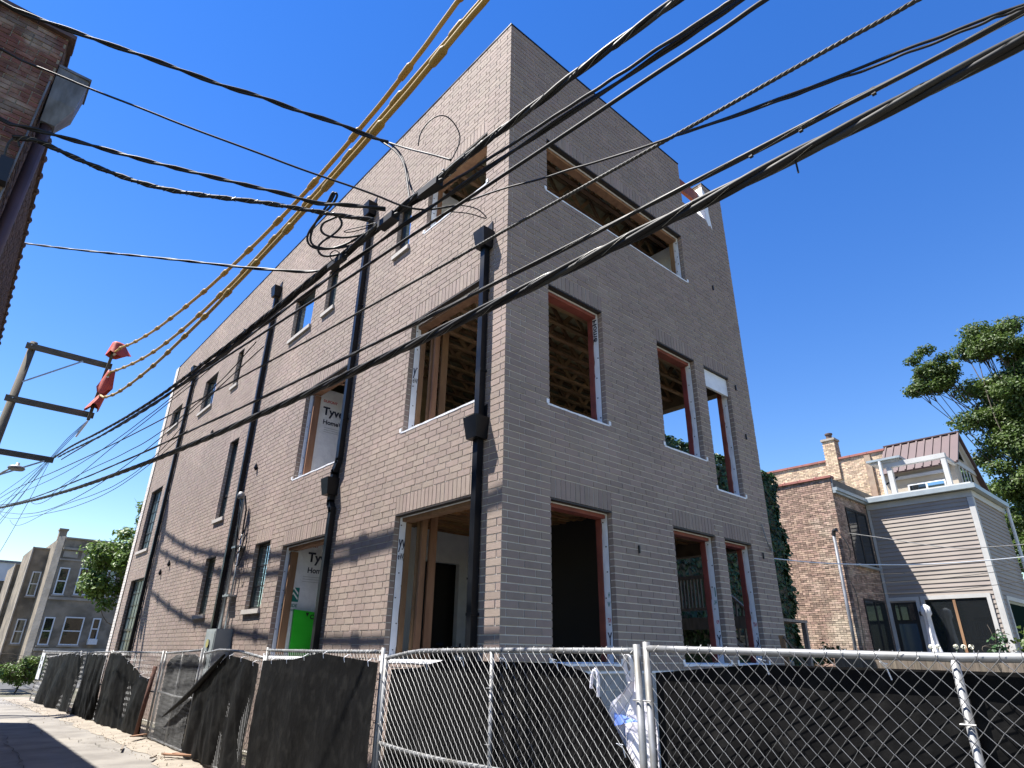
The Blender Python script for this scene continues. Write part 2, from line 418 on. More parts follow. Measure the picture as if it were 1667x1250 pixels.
# roof-terrace notch: red timber rail and torn white wrap
B('timber_rail', (R_NOTCH[0]+.004, .12, zc(119)+.05), (R_NOTCH[1]-.004, .2, zc(122)+.08), M_REDWOOD, bld)
def torn_strip(F, u, z0, z1, d0, d1, face, seed, m=None, name='house_wrap', n=16, tear=.03):
    """a thin sheet on a jamb (constant u), wavy inner edge"""
    r = random.Random(seed); g = MB()
    for i in range(n+1):
        z = z0+(z1-z0)*i/n; w = d1 + r.uniform(-tear, tear); e = face*.012*math.sin(i*1.7+seed)
        g.v += [F(u+face*.006, z, d0), F(u+face*.010+e*.3, z, (d0+w)/2), F(u+face*.006, z, w)]
    for i in range(n):
        for j in range(2): a = i*3+j; g.f.append((a, a+1, a+4, a+3))
    o = g.build(name, m or M_WRAP, bld); return o
torn_strip(fR, R_NOTCH[1], zc(113)-.02, zc(124), -.006, .22, -1, 3)
mb = MB(); mb.prism([(6.435,-.008,zc(124)-.05),(6.62,-.008,zc(122)),(6.60,-.008,zc(117)),(6.68,-.008,zc(112)),(6.60,-.008,zc(113)),(6.52,-.008,zc(112.4)),(6.435,-.008,zc(114))], (0,.006,0)); mb.build('house_wrap', M_WRAP, bld)

# ---- open openings: lintel, wrap, timber, white flashing
def opening(F, u0, u1, z0, z1, side, i, wood, red=False):
    fb = lambda *a: fbox(MB(), F, *a)
    fb(u0-.0, u1+.0, z1-.022, z1-.002, .003, .10).build('steel_lintel', M_LINTEL, bld)
    torn_strip(F, u0, z0+.02, z1-.03, .098, .23, 1, i+1); torn_strip(F, u1, z0+.02, z1-.03, .098, .23, -1, i+31)
    cn = MB()
    for k in range(6):
        for uu, sg in ((u0, 1), (u1, -1)):
            c = F(uu+sg*.014, z0+.15+(z1-z0-.3)*k/5, .15+.03*math.sin(k*2.1+i)); cn.box([q-.008 for q in c], [q+.008 for q in c])
    tag(cn.build('cap_nails', M_LINTEL if not red else M_INKRED, bld), kind='stuff')
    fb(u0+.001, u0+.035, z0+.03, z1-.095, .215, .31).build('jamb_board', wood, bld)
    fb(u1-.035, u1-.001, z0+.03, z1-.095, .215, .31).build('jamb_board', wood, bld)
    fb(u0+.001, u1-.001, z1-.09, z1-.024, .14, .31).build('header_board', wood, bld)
    fb(u0+.002, u1-.002, z1-.036, z1-.0235, .105, .13).build('white_flashing', M_TAPE, bld)
    s = MB(); s.v = []; n = 14; r = random.Random(i)
    for k in range(n+1):
        u = u0-.05+(u1-u0+.1)*k/n; w = r.uniform(-.004, .004)
        s.v += [F(u, z0-.024+r.uniform(-.005, .005), -.006), F(u, z0+.004+w, -.008), F(u, z0+.022+w, .02), F(u, z0+.024, .3)]
    for k in range(n):
        for j in range(3): a = k*4+j; s.f.append((a, a+4, a+5, a+1))
    s.build('sill_flashing', M_TAPE, bld, fix=True)
    for e, sg in ((u0-.05, -1), (u1+.05, 1)):
        fb(e-.02, e+.035, z0+.0, z0+.07, -.011, -.004).build('flashing_tab', M_TAPE, bld)
for i, o in enumerate(L_OPEN): opening(fL, *o, 'L', i, M_WOOD)
for i, o in enumerate(R_OPEN): opening(fR, *o, 'R', 10+i, M_REDWOOD if i != 2 else M_WOOD)
# white-wrapped header in the narrow upper opening
B('wrapped_header', (5.49, .06, Hd1-.42), (6.45, .11, Hd1-.03), M_WRAP, bld)

# ---- glazed windows
def window(F, u0, u1, z0, z1, nx, nz):
    gm = M_GLASSB if nx == 4 else M_GLASS
    fw = .05; d0, d1 = .105, .165
    g = MB()
    for a in ((u0+.004, u0+fw, z0+.01, z1-.005), (u1-fw, u1-.004, z0+.01, z1-.005), (u0+fw, u1-fw, z0+.01, z0+fw+.01), (u0+fw, u1-fw, z1-fw, z1-.005)): fbox(g, F, *a, d0, d1)
    w = g.build('window', M_FRAME, bld)
    zt = z0 + (z1-z0)*.3 if nz >= 5 or (nx == 1 and nz == 2) else None
    fbox(MB(), F, u0+fw-.002, u1-fw+.002, z0+fw, z1-fw, .142, .150).build('pane', gm, w)
    mu = MB()
    for i in range(1, nx): u = u0+fw+(u1-u0-2*fw)*i/nx; fbox(mu, F, u-.011, u+.011, z0+fw, z1-fw, .128, .141)
    if zt is None:
        for j in range(1, nz): z = z0+fw+(z1-z0-2*fw)*j/nz; fbox(mu, F, u0+fw, u1-fw, z-.011, z+.011, .126, .1405)
    else:
        fbox(mu, F, u0+fw, u1-fw, zt-.035, zt+.035, .12, .1405)
        if nz >= 5:
            for j in range(1, 4): z = zt+(z1-fw-zt)*j/4; fbox(mu, F, u0+fw, u1-fw, z-.011, z+.011, .126, .1405)
            z = (z0+fw+zt)/2; fbox(mu, F, u0+fw, u1-fw, z-.011, z+.011, .126, .1405)
    if mu.v: mu.build('muntin', M_FRAME, w)
    fbox(MB(), F, u0-.045, u1+.045, z0-.095, z0-.001, -.055, .12).build('window_sill', M_SILL, bld)
    fbox(MB(), F, u0, u1, z1-.014, z1-.002, .004, .10).build('steel_lintel', M_LINTEL, bld)
for w in L_WIN: window(fL, *w)

# ---- inside: trusses, studs, partitions, plank ceiling
def truss(y, zb, h, x0, x1, m):
    g = MB(); g.box((x0, y-.045, zb), (x1, y+.045, zb+.038)); g.box((x0, y-.045, zb+h-.038), (x1, y+.045, zb+h))
    n = int((x1-x0)/.33); s = (x1-x0)/n; up = True
    for i in range(n):
        a = (x0+i*s, y, zb+.03 if up else zb+h-.03); b = (x0+(i+1)*s, y, zb+h-.03 if up else zb+.03); g.bar(a, b, .085, .036, (0,1,0)); up = not up
    g.build('truss', m, bld)
for i in range(15): truss(.62+i*.42, 7.5, .46, .305, RLEN-.265, M_WOODX)
for i in range(11): truss(.62+i*.46, 10.66, .5, .305, RLEN-.265, M_WOODX)
g = MB(); r = random.Random(5); y = .31
while y < 4.9:
    x = .31+r.uniform(0, .3)
    while x < RLEN-.3:
        l = r.uniform(.35, .8); g.box((x, y, 4.10-r.uniform(0, .05)), (min(x+l-.012, RLEN-.27), y+.075, 4.19)); x += l
    y += .088
tag(g.build('ceiling_planks', mat('plank_ceiling', (.40,.22,.09), (.24,.12,.05), scale=3, rough=.8, island=.38, stretch=(1,6,1)), bld), kind='stuff')
def stud(x, y, z0, z1, w=.09, t=.04, m=None): B('stud', (x, y, z0), (x+w, y+t, z1), m or M_WOOD, bld)
for z0, z1 in ((1.2, 4.1), (4.5, 7.5)):
    stud(.38, 2.40, z0, z1, .10, .045); stud(.38, 2.52, z0, z1, .10, .04)
    stud(.62, 2.52, z0, z1, .14, .04)
for y in (.32, 1.0, 1.6): stud(.31, y, 8.12, 9.2)
# partition with white wrap and a doorway backed by painted shade behind the big street opening
PW = 4.55
mb = MB()
for u0, u1, z0, z1 in wall_cells(.305, RLEN-.265, 1.2, 4.09, [(1.88, 2.78, 1.1, 3.46)]): mb.box((u0, PW, z0), (u1, PW+.12, z1))
pt = mb.build('wrapped_partition', M_WRAP, bld)
B('doorway_shade', (1.7, PW+.5, 1.22), (3.1, PW+.56, 4.0), M_SHADE, bld)  # near-black sheet painted as the shade beyond the doorway
text('DUPONT', .09, (3.0, PW-.004, 3.38), (1,0,0), (0,0,1), M_INKRED, pt)
text('Tyvek', .28, (2.98, PW-.004, 3.02), (1,0,0), (0,0,1), M_INKBLUE, pt, bold=.03)
text('HomeWrap', .13, (3.0, PW-.004, 2.82), (1,0,0), (0,0,1), M_INKBLUE, pt)
text('Tyvek', .28, (2.3, PW-.004, 1.75), (1,0,0), (0,0,1), M_INKBLUE, pt, bold=.03)
# partitions added to darken the deeper rooms, near-black ones carry painted shade
B('partition', (1.7, 8.0, 4.5), (RLEN-.265, 8.1, 7.99), M_SHADE, bld)
B('partition', (.305, 5.2, 8.12), (RLEN-.265, 5.3, 11.19), M_SHEATH, bld)
B('partition', (3.4, .305, 1.21), (3.5, PW-.002, 4.09), M_SHADE, bld)
B('partition', (3.52, 3.6, 1.21), (RLEN-.27, 3.7, 4.09), M_SHADE, bld)
B('white_partition', (5.5, .31, 8.13), (5.6, 4.2, 10.64), M_WRAP, bld)
pw2 = B('wrapped_partition', (.305, 2.62, 8.13), (3.0, 2.72, 10.64), M_WRAP, bld)
text('Tyvek', .3, (.42, 2.612, 9.55), (1,0,0), (.1,0,1), M_INKBLUE, pw2, bold=.03)
text('HomeWrap', .14, (.5, 2.612, 9.3), (1,0,0), (.1,0,1), M_INKBLUE, pw2)
# recessed balconies with printed white wrap
for z0, z1, zt in ((1.2, 4.09, 3.53), (4.5, 7.49, 6.86)):
    w = B('wrapped_partition', (.2, 6.98, z0), (1.9, 7.055, z1), M_WRAP, bld)
    B('recess_wall', (1.9, 4.95, z0), (2.0, 7.06, z1), M_WRAP, bld)
    B('recess_wall', (.305, 4.85, z0), (1.9, 4.95, z1), M_SHEATH, bld)
    fbox(MB(), fL, 6.90, 6.975, z0+.5 if z0 < 2 else S1+.03, (3.68 if z0 < 2 else 7.23), .15, .30).build('jamb_board', M_WOOD, bld)
    Y = 6.975; f = M_INKBLUE
    text('DUPONT', .085, (.40, Y, zt+.30), (1,0,0), (0,0,1), M_INKRED, w, bold=.03)
    text('Tyvek', .27, (.42 if z0 > 2 else .56, Y, zt), (1,0,0), (0,0,1), f, w, bold=.035)
    text('HomeWrap', .155, (.45 if z0 > 2 else .58, Y, zt-.23), (1,0,0), (0,0,1), f, w, bold=.03)
    for q in range(3): B('print_line', (.5, Y-.002, zt-.32-.05*q), (1.1-.1*q, Y+.003, zt-.313-.05*q), M_INKGREY, w)
    if z0 < 2:
        lg = B('printed_logo', (.22, Y-.003, 2.70), (.47, Y+.004, 2.98), M_INKGREEN, w)
        for k in range(2):
            g = MB(); zz = 2.74+.1*k
            g.prism([(.24, Y-.006, zz), (.345, Y-.006, zz+.11), (.45, Y-.006, zz), (.45, Y-.006, zz+.04), (.345, Y-.006, zz+.15), (.24, Y-.006, zz+.04)], (0, .002, 0)); g.build('chevron', M_PRINTWHITE, lg)
        text('HILLSIDE', .085, (.13, Y, 2.60), (1,0,0), (0,0,1), M_INKGREEN, w, bold=.02)
        text('LUMBER', .06, (.22, Y, 2.52), (1,0,0), (0,0,1), M_INKGREEN, w, bold=.01)
# print fragments on the jamb wraps
for (z, s, b) in ((3.3, .28, 'yv'), (3.12, .14, 'eW'), (6.33, .28, 'y'), (6.18, .14, 'eW')):
    text(b, s, (.105, L_OPEN[0][1]-.014, z), (1,0,0), (0,0,1), M_INKBLUE, bld, wscale=.5)
for (u, z, s, b, m) in ((R_OPEN[0][1]-.016, 2.55, .10, 'H', M_INKGREEN), (R_OPEN[0][1]-.016, 2.42, .1, 'W', M_INKGREEN), (R_OPEN[0][1]-.016, 2.2, .09, 'NT', M_INKRED), (R_OPEN[0][1]-.016, 1.9, .24, 'Y', M_INKBLUE),
                        (R_OPEN[5][1]-.016, 2.75, .22, 'I', M_INKGREEN), (R_OPEN[5][1]-.016, 2.62, .1, 'HL', M_INKGREEN), (R_OPEN[5][1]-.016, 2.3, .08, 'PO', M_INKRED), (R_OPEN[5][1]-.016, 1.95, .24, 'Y', M_INKBLUE), (R_OPEN[6][1]-.016, 2.3, .1, 'NT', M_INKRED), (R_OPEN[6][1]-.016, 1.95, .24, 'k', M_INKBLUE)):
    text(b, s, (u, .105, z), (0,1,0), (0,0,1), m, bld, wscale=.5)
text('Home', .16, (R_OPEN[1][1]-.016, .12, 7.25), (0,0,-1), (0,1,0), M_INKBLUE, bld, wscale=1.1)

# ---- downspouts with leader heads
def leader_head(y, zt, w=.28, d=.23, h=.32, parent=None, plate=True):
    """flat-bottomed collector box with a taller back plate"""
    g = MB()
    if plate: g.prism([(-.004, y-.10, zt-.02), (-.004, y+.12, zt-.02), (-.004, y+.12, zt+.12), (-.004, y-.10, zt+.22)], (-.014, 0, 0))
    a = [(-d, y-w/2, zt), (-d, y+w/2, zt), (-.003, y+w/2, zt), (-.003, y-w/2, zt)]
    b = [(-d*.82, y-w*.38, zt-h), (-d*.82, y+w*.38, zt-h), (-.003, y+w*.38, zt-h), (-.003, y-w*.38, zt-h)]
    n = len(g.v); g.v += a+b
    for i in range(4): j = (i+1) % 4; g.f.append((n+i, n+j, n+4+j, n+4+i))
    g.f += [(n+7, n+6, n+5, n+4), (n, n+1, n+2, n+3)]
    return g.build('leader_head', M_BLACKMETAL, parent, fix=True)
def pipe(pts, w=.105):
    g = MB()
    for a, b in zip(pts, pts[1:]): g.bar(a, b, w, w, (1,0,0))
    for p in pts[1:-1]: g.box((p[0]-w/2, p[1]-w/2, p[2]-w/2), (p[0]+w/2, p[1]+w/2, p[2]+w/2))
    return g
def brackets(y, zs, p):
    for z in zs: B('bracket', (-.128, y-.062, z), (-.002, y+.062, z+.035), M_BLACKMETAL, p)
yd = .46
p1 = pipe([(-.075, yd, 7.8), (-.075, yd, .15)]).build('downspout', M_BLACKMETAL, bld); brackets(yd, (2.2, 5.6, 7.0), p1)
leader_head(yd, 8.12, parent=p1); leader_head(yd+.0, 4.86, w=.3, d=.25, plate=True, parent=p1)
yd = 4.78
p2 = pipe([(-.075, yd, 11.0), (-.075, yd, 5.15), (-.075, yd+.13, 4.95), (-.075, yd+.13, 4.35), (-.075, yd+.02, 4.2), (-.075, yd+.02, .15)]).build('downspout', M_BLACKMETAL, bld); brackets(yd, (6.0, 8.6), p2)
leader_head(yd, 11.32, parent=p2, w=.3); leader_head(yd+.16, 4.82, w=.3, d=.25, parent=p2)
yd = 10.24
p3 = pipe([(-.075, yd, 11.25), (-.075, yd, .15)]).build('downspout', M_BLACKMETAL, bld); leader_head(yd, 11.6, parent=p3, w=.3); brackets(yd, (4.0, 8.0), p3)
yd = 17.85
p4 = pipe([(-.075, yd, 11.35), (-.075, yd, .15)]).build('downspout', M_BLACKMETAL, bld); leader_head(yd, 11.6, parent=p4, w=.34); brackets(yd, (3.0, 6.5), p4)
# electrical service: cabinet, conduits, weatherhead loops
M_CAB = mat('grey_cabinet', (.25,.28,.29), (.20,.23,.24), scale=3, rough=.5)
cab = MB().box((-.36, 9.1, .55), (-.005, 9.75, 2.2)).build('electrical_cabinet', M_CAB, bld)
B('cabinet_door', (-.372, 9.14, .6), (-.362, 9.71, 2.15), M_CAB, cab)
for z in (1.55, 1.9): MB().tube([(-.40, 9.43, z), (-.373, 9.43, z)], .09, 14).build('meter', M_GLASSD, cab)
MB().tube([(-.13, 9.62, 2.2), (-.13, 9.62, 5.15), (-.16, 9.62, 5.3), (-.24, 9.62, 5.33)], .04, 10).build('conduit', M_GALV, bld, smooth=True)
MB().tube([(-.10, 9.36, 2.2), (-.10, 9.36, 4.3)], .022, 8).build('conduit', M_GALV, bld, smooth=True)
MB().tube([(-.10, 9.36, 4.3), (-.1, 9.40, 4.9), (-.15, 9.5, 5.25)], .02, 8).build('service_cable', M_BLACKMETAL, bld)
for z in (2.9, 4.0): B('bracket', (-.18, 9.3, z), (-.002, 9.7, z+.04), M_GALV, bld)
MB().lathe((-.22, 9.62, 5.26), [(.02,-.08),(.075,-.06),(.08,.02),(.05,.09),(.01,.1)], 12).build('weatherhead', M_GALVW, bld, smooth=True)
for k in range(3):
    pts = [(-.2, 9.6+.03*k, 5.2), (-.22, 9.5-.05*k, 4.85-.2*k), (-.2, 9.42-.08*k, 4.3-.35*k), (-.15, 9.3-.1*k, 4.1-.3*k), (-.1, 9.2-.12*k, 4.5-.2*k)]
    MB().tube(chaikin(pts, 3), .012, 6).build('service_cable', M_BLACKMETAL, bld)
# ties, anchors and vents poking from the walls
for (y, z) in ((14.0, 8.05), (9.45, 6.0), (15.6, 4.2), (16.4, 4.0)):
    MB().lathe((-.04, y, z), [(.02,-.09),(.05,-.03),(.03,.05),(.01,.09)], 8).build('wall_anchor', M_BLACKMETAL, bld)
for (x, z) in ((2.85, 3.3), (6.85, 3.62), (6.7, 7.2), (6.85, 6.1), (6.3, 9.6)):
    B('wall_anchor', (x-.012, -.03, z-.06), (x+.012, .0, z+.06), M_FRAME, bld)
MB().tube(chaikin([(6.95,-.02,4.25),(6.98,-.05,4.0),(7.05,-.06,3.8),(7.16,-.05,3.72),(7.2,-.03,3.8),(7.14,-.03,3.85)],3), .012, 6).build('wire_hook', M_GALVW, bld)
# green panel standing in the lower recess
M_GREEN = mat('green_plastic', (.03,.48,.03), (.02,.40,.02), scale=2, rough=.4)
gb = thing('green_board', 'bright green board standing in the lower recessed doorway', 'board', (.62, 6.85, 1.2))
MB().prism([(.41,6.86,1.22),(.95,6.86,1.22),(.98,6.86,2.5),(.37,6.86,2.55)], (0,.06,0)).build('panel', M_GREEN, gb)
MB().prism([(.62,6.855,2.5),(.7,6.855,2.5),(.66,6.855,2.42)], (0,.004,0)).build('black_mark', M_FRAME, gb)
text('C', .12, (.72,6.856,2.38), (1,0,0), (0,0,1), M_FRAME, gb, name='black_mark', bold=.04)
# ================================================================ neighbours
M_OLDBRICK = mat('old_red_brick', (.15,.065,.05), (.095,.042,.035), scale=14, rough=.9, bump=.5, bscale=60, island=.35, c3=(.24,.20,.17), scale3=3.0)
M_OLDMORT = mat('old_mortar', (.26,.24,.2), (.18,.165,.14), scale=4, rough=.95, bump=.6, bscale=30)
M_CLAY = mat('clay_coping', (.10,.06,.05), (.06,.04,.035), scale=4, rough=.6)
M_ZINC = mat('old_sheet_metal', (.17,.185,.215), (.085,.09,.10), scale=4, rough=.55, metal=.3, stretch=(3,3,.7))
M_MAROON = mat('maroon_pipe', (.09,.05,.05), (.06,.035,.035), scale=3, rough=.5)

def brick_face(P, u0, u1, z0, z1, bl, co, jt, m, parent, depth=.03, n_single=0, single_test=None, seed=1, jit=.004, skip=(), drop=0.0):
    """P(u,z,d)->xyz. individual bricks proud of a mortar wall"""
    rng = random.Random(seed); st = MB(); n1 = 0; cache = {}
    k = 0; z = z0
    while z < z1-.02:
        off = (bl/2 if k % 2 else 0); hdr = (k % 6 == 5); b = bl/2 if hdr else bl; u = u0 - (off % b)
        while u < u1-.01:
            a, e = max(u, u0)+jt/2, min(u+b, u1)-jt/2; u += b
            if e-a < .03 or any(s[0] < (a+e)/2 < s[1] and s[2] < z+co/2 < s[3] for s in skip) or rng.random() < drop: continue
            j = rng.uniform(-jit, jit); zz0, zz1 = z+jt/2, min(z+co, z1)-jt/2
            cs = [P(a, zz0, j), P(e, zz0, j), P(e, zz1, j), P(a, zz1, j)]; cb = [P(a, zz0, depth), P(e, zz0, depth), P(e, zz1, depth), P(a, zz1, depth)]
            if n1 < n_single and single_test and single_test(a, z):
                if XF: cs = [XF(q) for q in cs]; cb = [XF(q) for q in cb]
                key = round(e-a, 3)
                if key not in cache:
                    g = MB(); o = Vector(cs[0]); g.v = [tuple(Vector(p)-o) for p in cs+cb]; g.f = [(0,1,2,3),(1,0,4,5),(2,1,5,6),(3,2,6,7),(0,3,7,4)]
                    me = bpy.data.meshes.new('brick'); me.from_pydata(g.v, [], g.f); me.materials.append(m); cache[key] = me
                ob = bpy.data.objects.new('brick', cache[key]); link(ob, parent); ob.location = Vector(cs[0])-org(parent); n1 += 1
            else:
                n = len(st.v); st.v += cs+cb; st.f += [(n,n+1,n+2,n+3),(n+1,n,n+4,n+5),(n+2,n+1,n+5,n+6),(n+3,n+2,n+6,n+7),(n,n+3,n+7,n+4)]
        z += co; k += 1
    if st.v: tag(st.build('brickwork', m, parent), kind='stuff')

# ---- old red brick building across the alley
XF = lambda v: tuple(CAM+(Vector(v)-CAM)*.78)
ob_ = thing('old_brick_building', 'old dark red brick building with clay coping and sheet metal leader box', 'building', (-8.0, 6, 0))
XC, YC, ZT = -5.97, 2.9, 9.86
ax = (.287/22.1)
mb = MB().prism([(-12,YC+.012,-.5),(XC-.012,YC+.012,-.5),(XC+.275,25,-.5),(-12,25,-.5)], (0,0,ZT+.5))
ow = mb.build('wall', M_OLDMORT, ob_, fix=True)
brick_face(lambda u, z, d: (u, YC+d, z), -9.0, XC, 3.0, ZT-.0, .222, .0785, .014, M_OLDBRICK, ow, n_single=250, single_test=lambda u, z: u > -7.05 and z > 5.2, seed=4, jit=.006)
def PA(u, z, d): return (XC+ax*(u-YC)-d, u, z)
brick_face(lambda u, z, d: PA(u, z, d), YC+.01, 24.9, 3.0, ZT, .222, .0785, .014, mat('brown_brick', (.11,.07,.055), (.07,.045,.035), scale=10, rough=.95, bump=.5, bscale=40, island=.3), ow, seed=6)  # browner brick than on the end face
for i in range(14):   # coping tiles along the face and along the alley
    x1 = XC+.07-.46*i
    if x1 < -12: break
    c = MB().box((x1-.44, YC-.07, ZT), (x1, YC+.3, ZT+.07)); c.build('coping_tile', M_CLAY, ob_)
    MB().tube([(x1-.47, YC+.1, ZT+.07), (x1-.41, YC+.1, ZT+.07)], .09, 10).build('coping_collar', M_CLAY, ob_)
for i in range(37):
    y0 = YC+.31+.58*i; xa = XC+ax*(y0-YC)
    B('coping_tile', (xa-.3, y0, ZT), (xa+.05, y0+.57, ZT+.08), M_CLAY, ob_)
    MB().tube([(xa+.02, y0+.53, ZT+.04), (xa+.02, y0+.6, ZT+.04)], .07, 8).build('coping_collar', M_CLAY, ob_)
lh = MB(); yl = 3.22
a = [(XC+.005, yl-.28, 9.36), (XC+.38, yl-.26, 9.36), (XC+.38, yl+.26, 9.36), (XC+.005, yl+.28, 9.36)]
b = [(XC+.02, yl-.2, 8.86), (XC+.34, yl-.2, 8.86), (XC+.34, yl+.2, 8.86), (XC+.02, yl+.2, 8.86)]
c = [(XC+.03, yl-.1, 8.5), (XC+.2, yl-.1, 8.5), (XC+.2, yl+.1, 8.5), (XC+.03, yl+.1, 8.5)]
lh.v = a+b+c
for k in (0, 4):
    for i in range(4): j = (i+1) % 4; lh.f.append((k+i, k+j, k+4+j, k+4+i))
lh.f += [(0,1,2,3), (11,10,9,8)]
lhd = lh.build('leader_head', M_ZINC, ob_, fix=True)
B('leader_rim', (XC-.0, yl-.29, 9.362), (XC+.40, yl+.28, 9.40), M_ZINC, lhd)
MB().tube([(XC+.11, yl, 8.6), (XC+.11, yl, 2.0)], .075, 10).build('downspout', M_MAROON, ob_, smooth=True)
MB().tube([(XC-.02, YC-.015, 9.0), (XC-.02, YC-.015, 2.0)], .012, 6).build('conduit', M_ZINC, ob_)
sv = thing('service_box', 'black cable junction box on the old red brick wall', 'junction box', (-5.90, .84, 6.0))
MB().box((-6.13, 2.76, 7.25), (-5.99, 2.895, 7.5)).build('housing', M_FRAME, sv); MB().box((-6.1, 2.72, 7.12), (-5.98, 2.88, 7.24)).build('lower_housing', M_FRAME, sv)
MB().tube(chaikin([(-6.1,2.8,7.5),(-6.12,2.76,7.72),(-6.05,2.74,7.82),(-6.0,2.74,7.7)],3), .014, 6).build('cable_tail', M_FRAME, sv)

XF = None
# ---- stone flats at the end of the alley
M_STONE = mat('grey_limestone', (.255,.215,.165), (.165,.14,.105), scale=1.6, rough=.95, bump=.8, bscale=7, c3=(.11,.095,.075), scale3=.8)
M_STONEL = mat('dressed_limestone', (.33,.30,.26), (.25,.225,.19), scale=2.0, rough=.95, bump=.5, bscale=9)
M_WHITETRIM = mat('white_painted_trim', (.60,.62,.64), rough=.5)
def sash(x0, x1, z0, z1, y, parent, fr=.07, rail=True):
    g = MB(); d0, d1 = y-.05, y+.03
    for q in ((x0,x0+fr,z0,z1),(x1-fr,x1,z0,z1),(x0+fr,x1-fr,z0,z0+fr),(x0+fr,x1-fr,z1-fr,z1)): g.box((q[0],d0,q[2]),(q[1],d1,q[3]))
    if rail: g.box((x0+fr, d0+.01, (z0+z1)/2-.03), (x1-fr, d1, (z0+z1)/2+.03))
    w = g.build('window', M_WHITETRIM, parent)
    B('pane', (x0+fr-.005, y-.012, z0+fr), (x1-fr+.005, y-.004, z1-fr), M_GLASSD, w)
    B('sill', (x0-.06, y-.1, z0-.1), (x1+.06, y-.001, z0-.003), M_STONEL, w)
sb = thing('stone_flats', 'grey limestone flats with stepped bays and white sash windows', 'building', (3, 48, 0))
def bay(x0, x1, y, yb, zt, wins, bands, bow=0):
    wc = MB()
    if bow: wc.prism([(x0+.0,y+.35,0),(x0+.3,y,0),(x1-1.2,y,0),(x1,y+.8,0),(x1,yb,0),(x0,yb,0)], (0,0,zt))
    else: wc.prism([(x0,y,0),(x1,y,0),(x1,yb,0),(x0,yb,0)], (0,0,zt))
    w = wc.build('bay_wall', M_STONE, sb, fix=True)
    for (a, b, c, d) in wins: sash(a, b, c, d, y, sb)
    for z, h, o in bands: B('stone_band', (x0+(.28 if bow else -.02), y-o, z), (x1-(1.2 if bow else 0), y-.001, z+h), M_STONEL, sb)
    return w
bay(.12, 6.2, 44, 52, 8.45, [(.53,1.1,4.9,6.55),(1.62,2.56,4.95,6.62),(3.2,3.75,4.95,6.6),(.5,1.05,1.95,3.56),(1.57,2.63,1.96,3.62),(3.1,3.56,2.3,3.6)],
    [(7.66,.14,.14),(4.6,.16,.07),(1.62,.16,.07),(7.0,.1,.05),(8.36,.09,.1)], bow=1)
MB().prism([(.02,44.42,0),(.35,44.02,0),(.42,44.1,0),(.12,44.5,0)], (0,0,8.5)).build('sunlit_edge_strip', M_STONEL, sb, fix=True)  # paler stone on these edges stands for sunlight on the return faces
bay(-.8, .12, 48, 54, 8.1, [(-.46,.04,4.95,6.53),(-.5,.02,2.0,3.52)], [(8.02,.09,.08)])
bay(-1.05, -.3, 54, 60, 7.5, [(-.75,-.32,4.75,6.33),(-.78,-.33,1.9,3.4)], [(7.42,.09,.08)])
B('sunlit_edge_strip', (-.86, 47.9, 0), (-.78, 48.3, 8.12), M_STONEL, sb); B('sunlit_edge_strip', (-1.12, 53.9, 0), (-1.03, 54.3, 7.52), M_STONEL, sb)
ch = B('chimney', (.0, 44.45, 8.3), (.42, 45.0, 9.0), M_STONE, sb); B('chimney_cap', (-.05, 44.4, 8.9), (.47, 45.05, 9.02), M_STONE, ch)
for xx in (.9, 1.9, 2.9): B('frieze_panel', (xx-.4, 43.985, 7.2), (xx+.4, 43.999, 7.6), M_STONEL, sb)
B('air_conditioner', (3.08, 43.6, 2.02), (3.58, 43.98, 2.34), M_WHITETRIM, sb)
wbld = thing('white_building', 'pale blue-white flat-roofed building beyond the stone flats', 'building', (-3, 73, 0))
MB().box((-8, 70, 0), (1.2, 78, 9.2)).build('wall', mat('pale_render', (.50,.53,.58), (.42,.45,.50), scale=1, rough=.9), wbld)
B('roof_edge', (-8.1, 69.9, 9.05), (1.3, 69.999, 9.25), M_ZINC, wbld)
for x in (-2.6, -1.0):
    for z in (3.2, 6.2): w = B('window', (x, 69.95, z), (x+.75, 69.999, z+1.3), M_WHITETRIM, wbld); B('pane', (x+.06, 69.93, z+.06), (x+.69, 69.949, z+1.24), M_GLASSD, w)

# ---- common-brick house to the right
M_COMMON = mat('common_brick', (.35,.245,.19), (.25,.17,.13), scale=5, rough=.95, bump=.4, bscale=40, island=.42, c3=(.40,.33,.255), scale3=.7)
M_COMMONY = mat('buff_common_brick', (.56,.44,.31), (.45,.33,.23), scale=5, rough=.95, bump=.4, bscale=40, island=.35)
M_CMORT = mat('buff_mortar', (.45,.41,.35), (.36,.33,.28), scale=3, rough=.95)
M_CMORTD = mat('dark_joint', (.15,.135,.115), (.11,.10,.085), scale=3, rough=.95)
M_REDTILE = mat('red_tile', (.30,.11,.085), (.22,.08,.065), scale=4, rough=.6)
M_GUTTER = mat('gutter_metal', (.33,.38,.40), (.28,.32,.34), scale=3, rough=.4, metal=.2)
bh = thing('common_brick_house', 'mottled pink common brick house with tiled parapet and chimney', 'house', (21, 6, 0))
hw = MB().box((18.012, 2.682, 0), (24, 9, 7.82)).build('wall', M_CMORTD, bh)
brick_face(lambda u, z, d: (18+d, u, z), 2.67, 8.9, 1.0, 7.82, .21, .0695, .012, M_COMMON, hw, seed=11, jit=.006)
brick_face(lambda u, z, d: (u, 2.67+d, z), 18.0, 20.9, 1.0, 7.3, .21, .0695, .012, M_COMMON, hw, seed=12, skip=[(18.85,20.72,4.85,6.88),(18.85,20.74,1.4,3.72)], jit=.006)
for i in range(11): y0 = 2.62+.6*i; B('coping_tile', (17.94, y0, 7.82), (18.25, y0+.585, 7.90), M_REDTILE, bh); MB().tube([(18.02,y0+.59,7.88),(18.02,y0+.53,7.88)], .07, 8).build('coping_collar', M_REDTILE, bh)
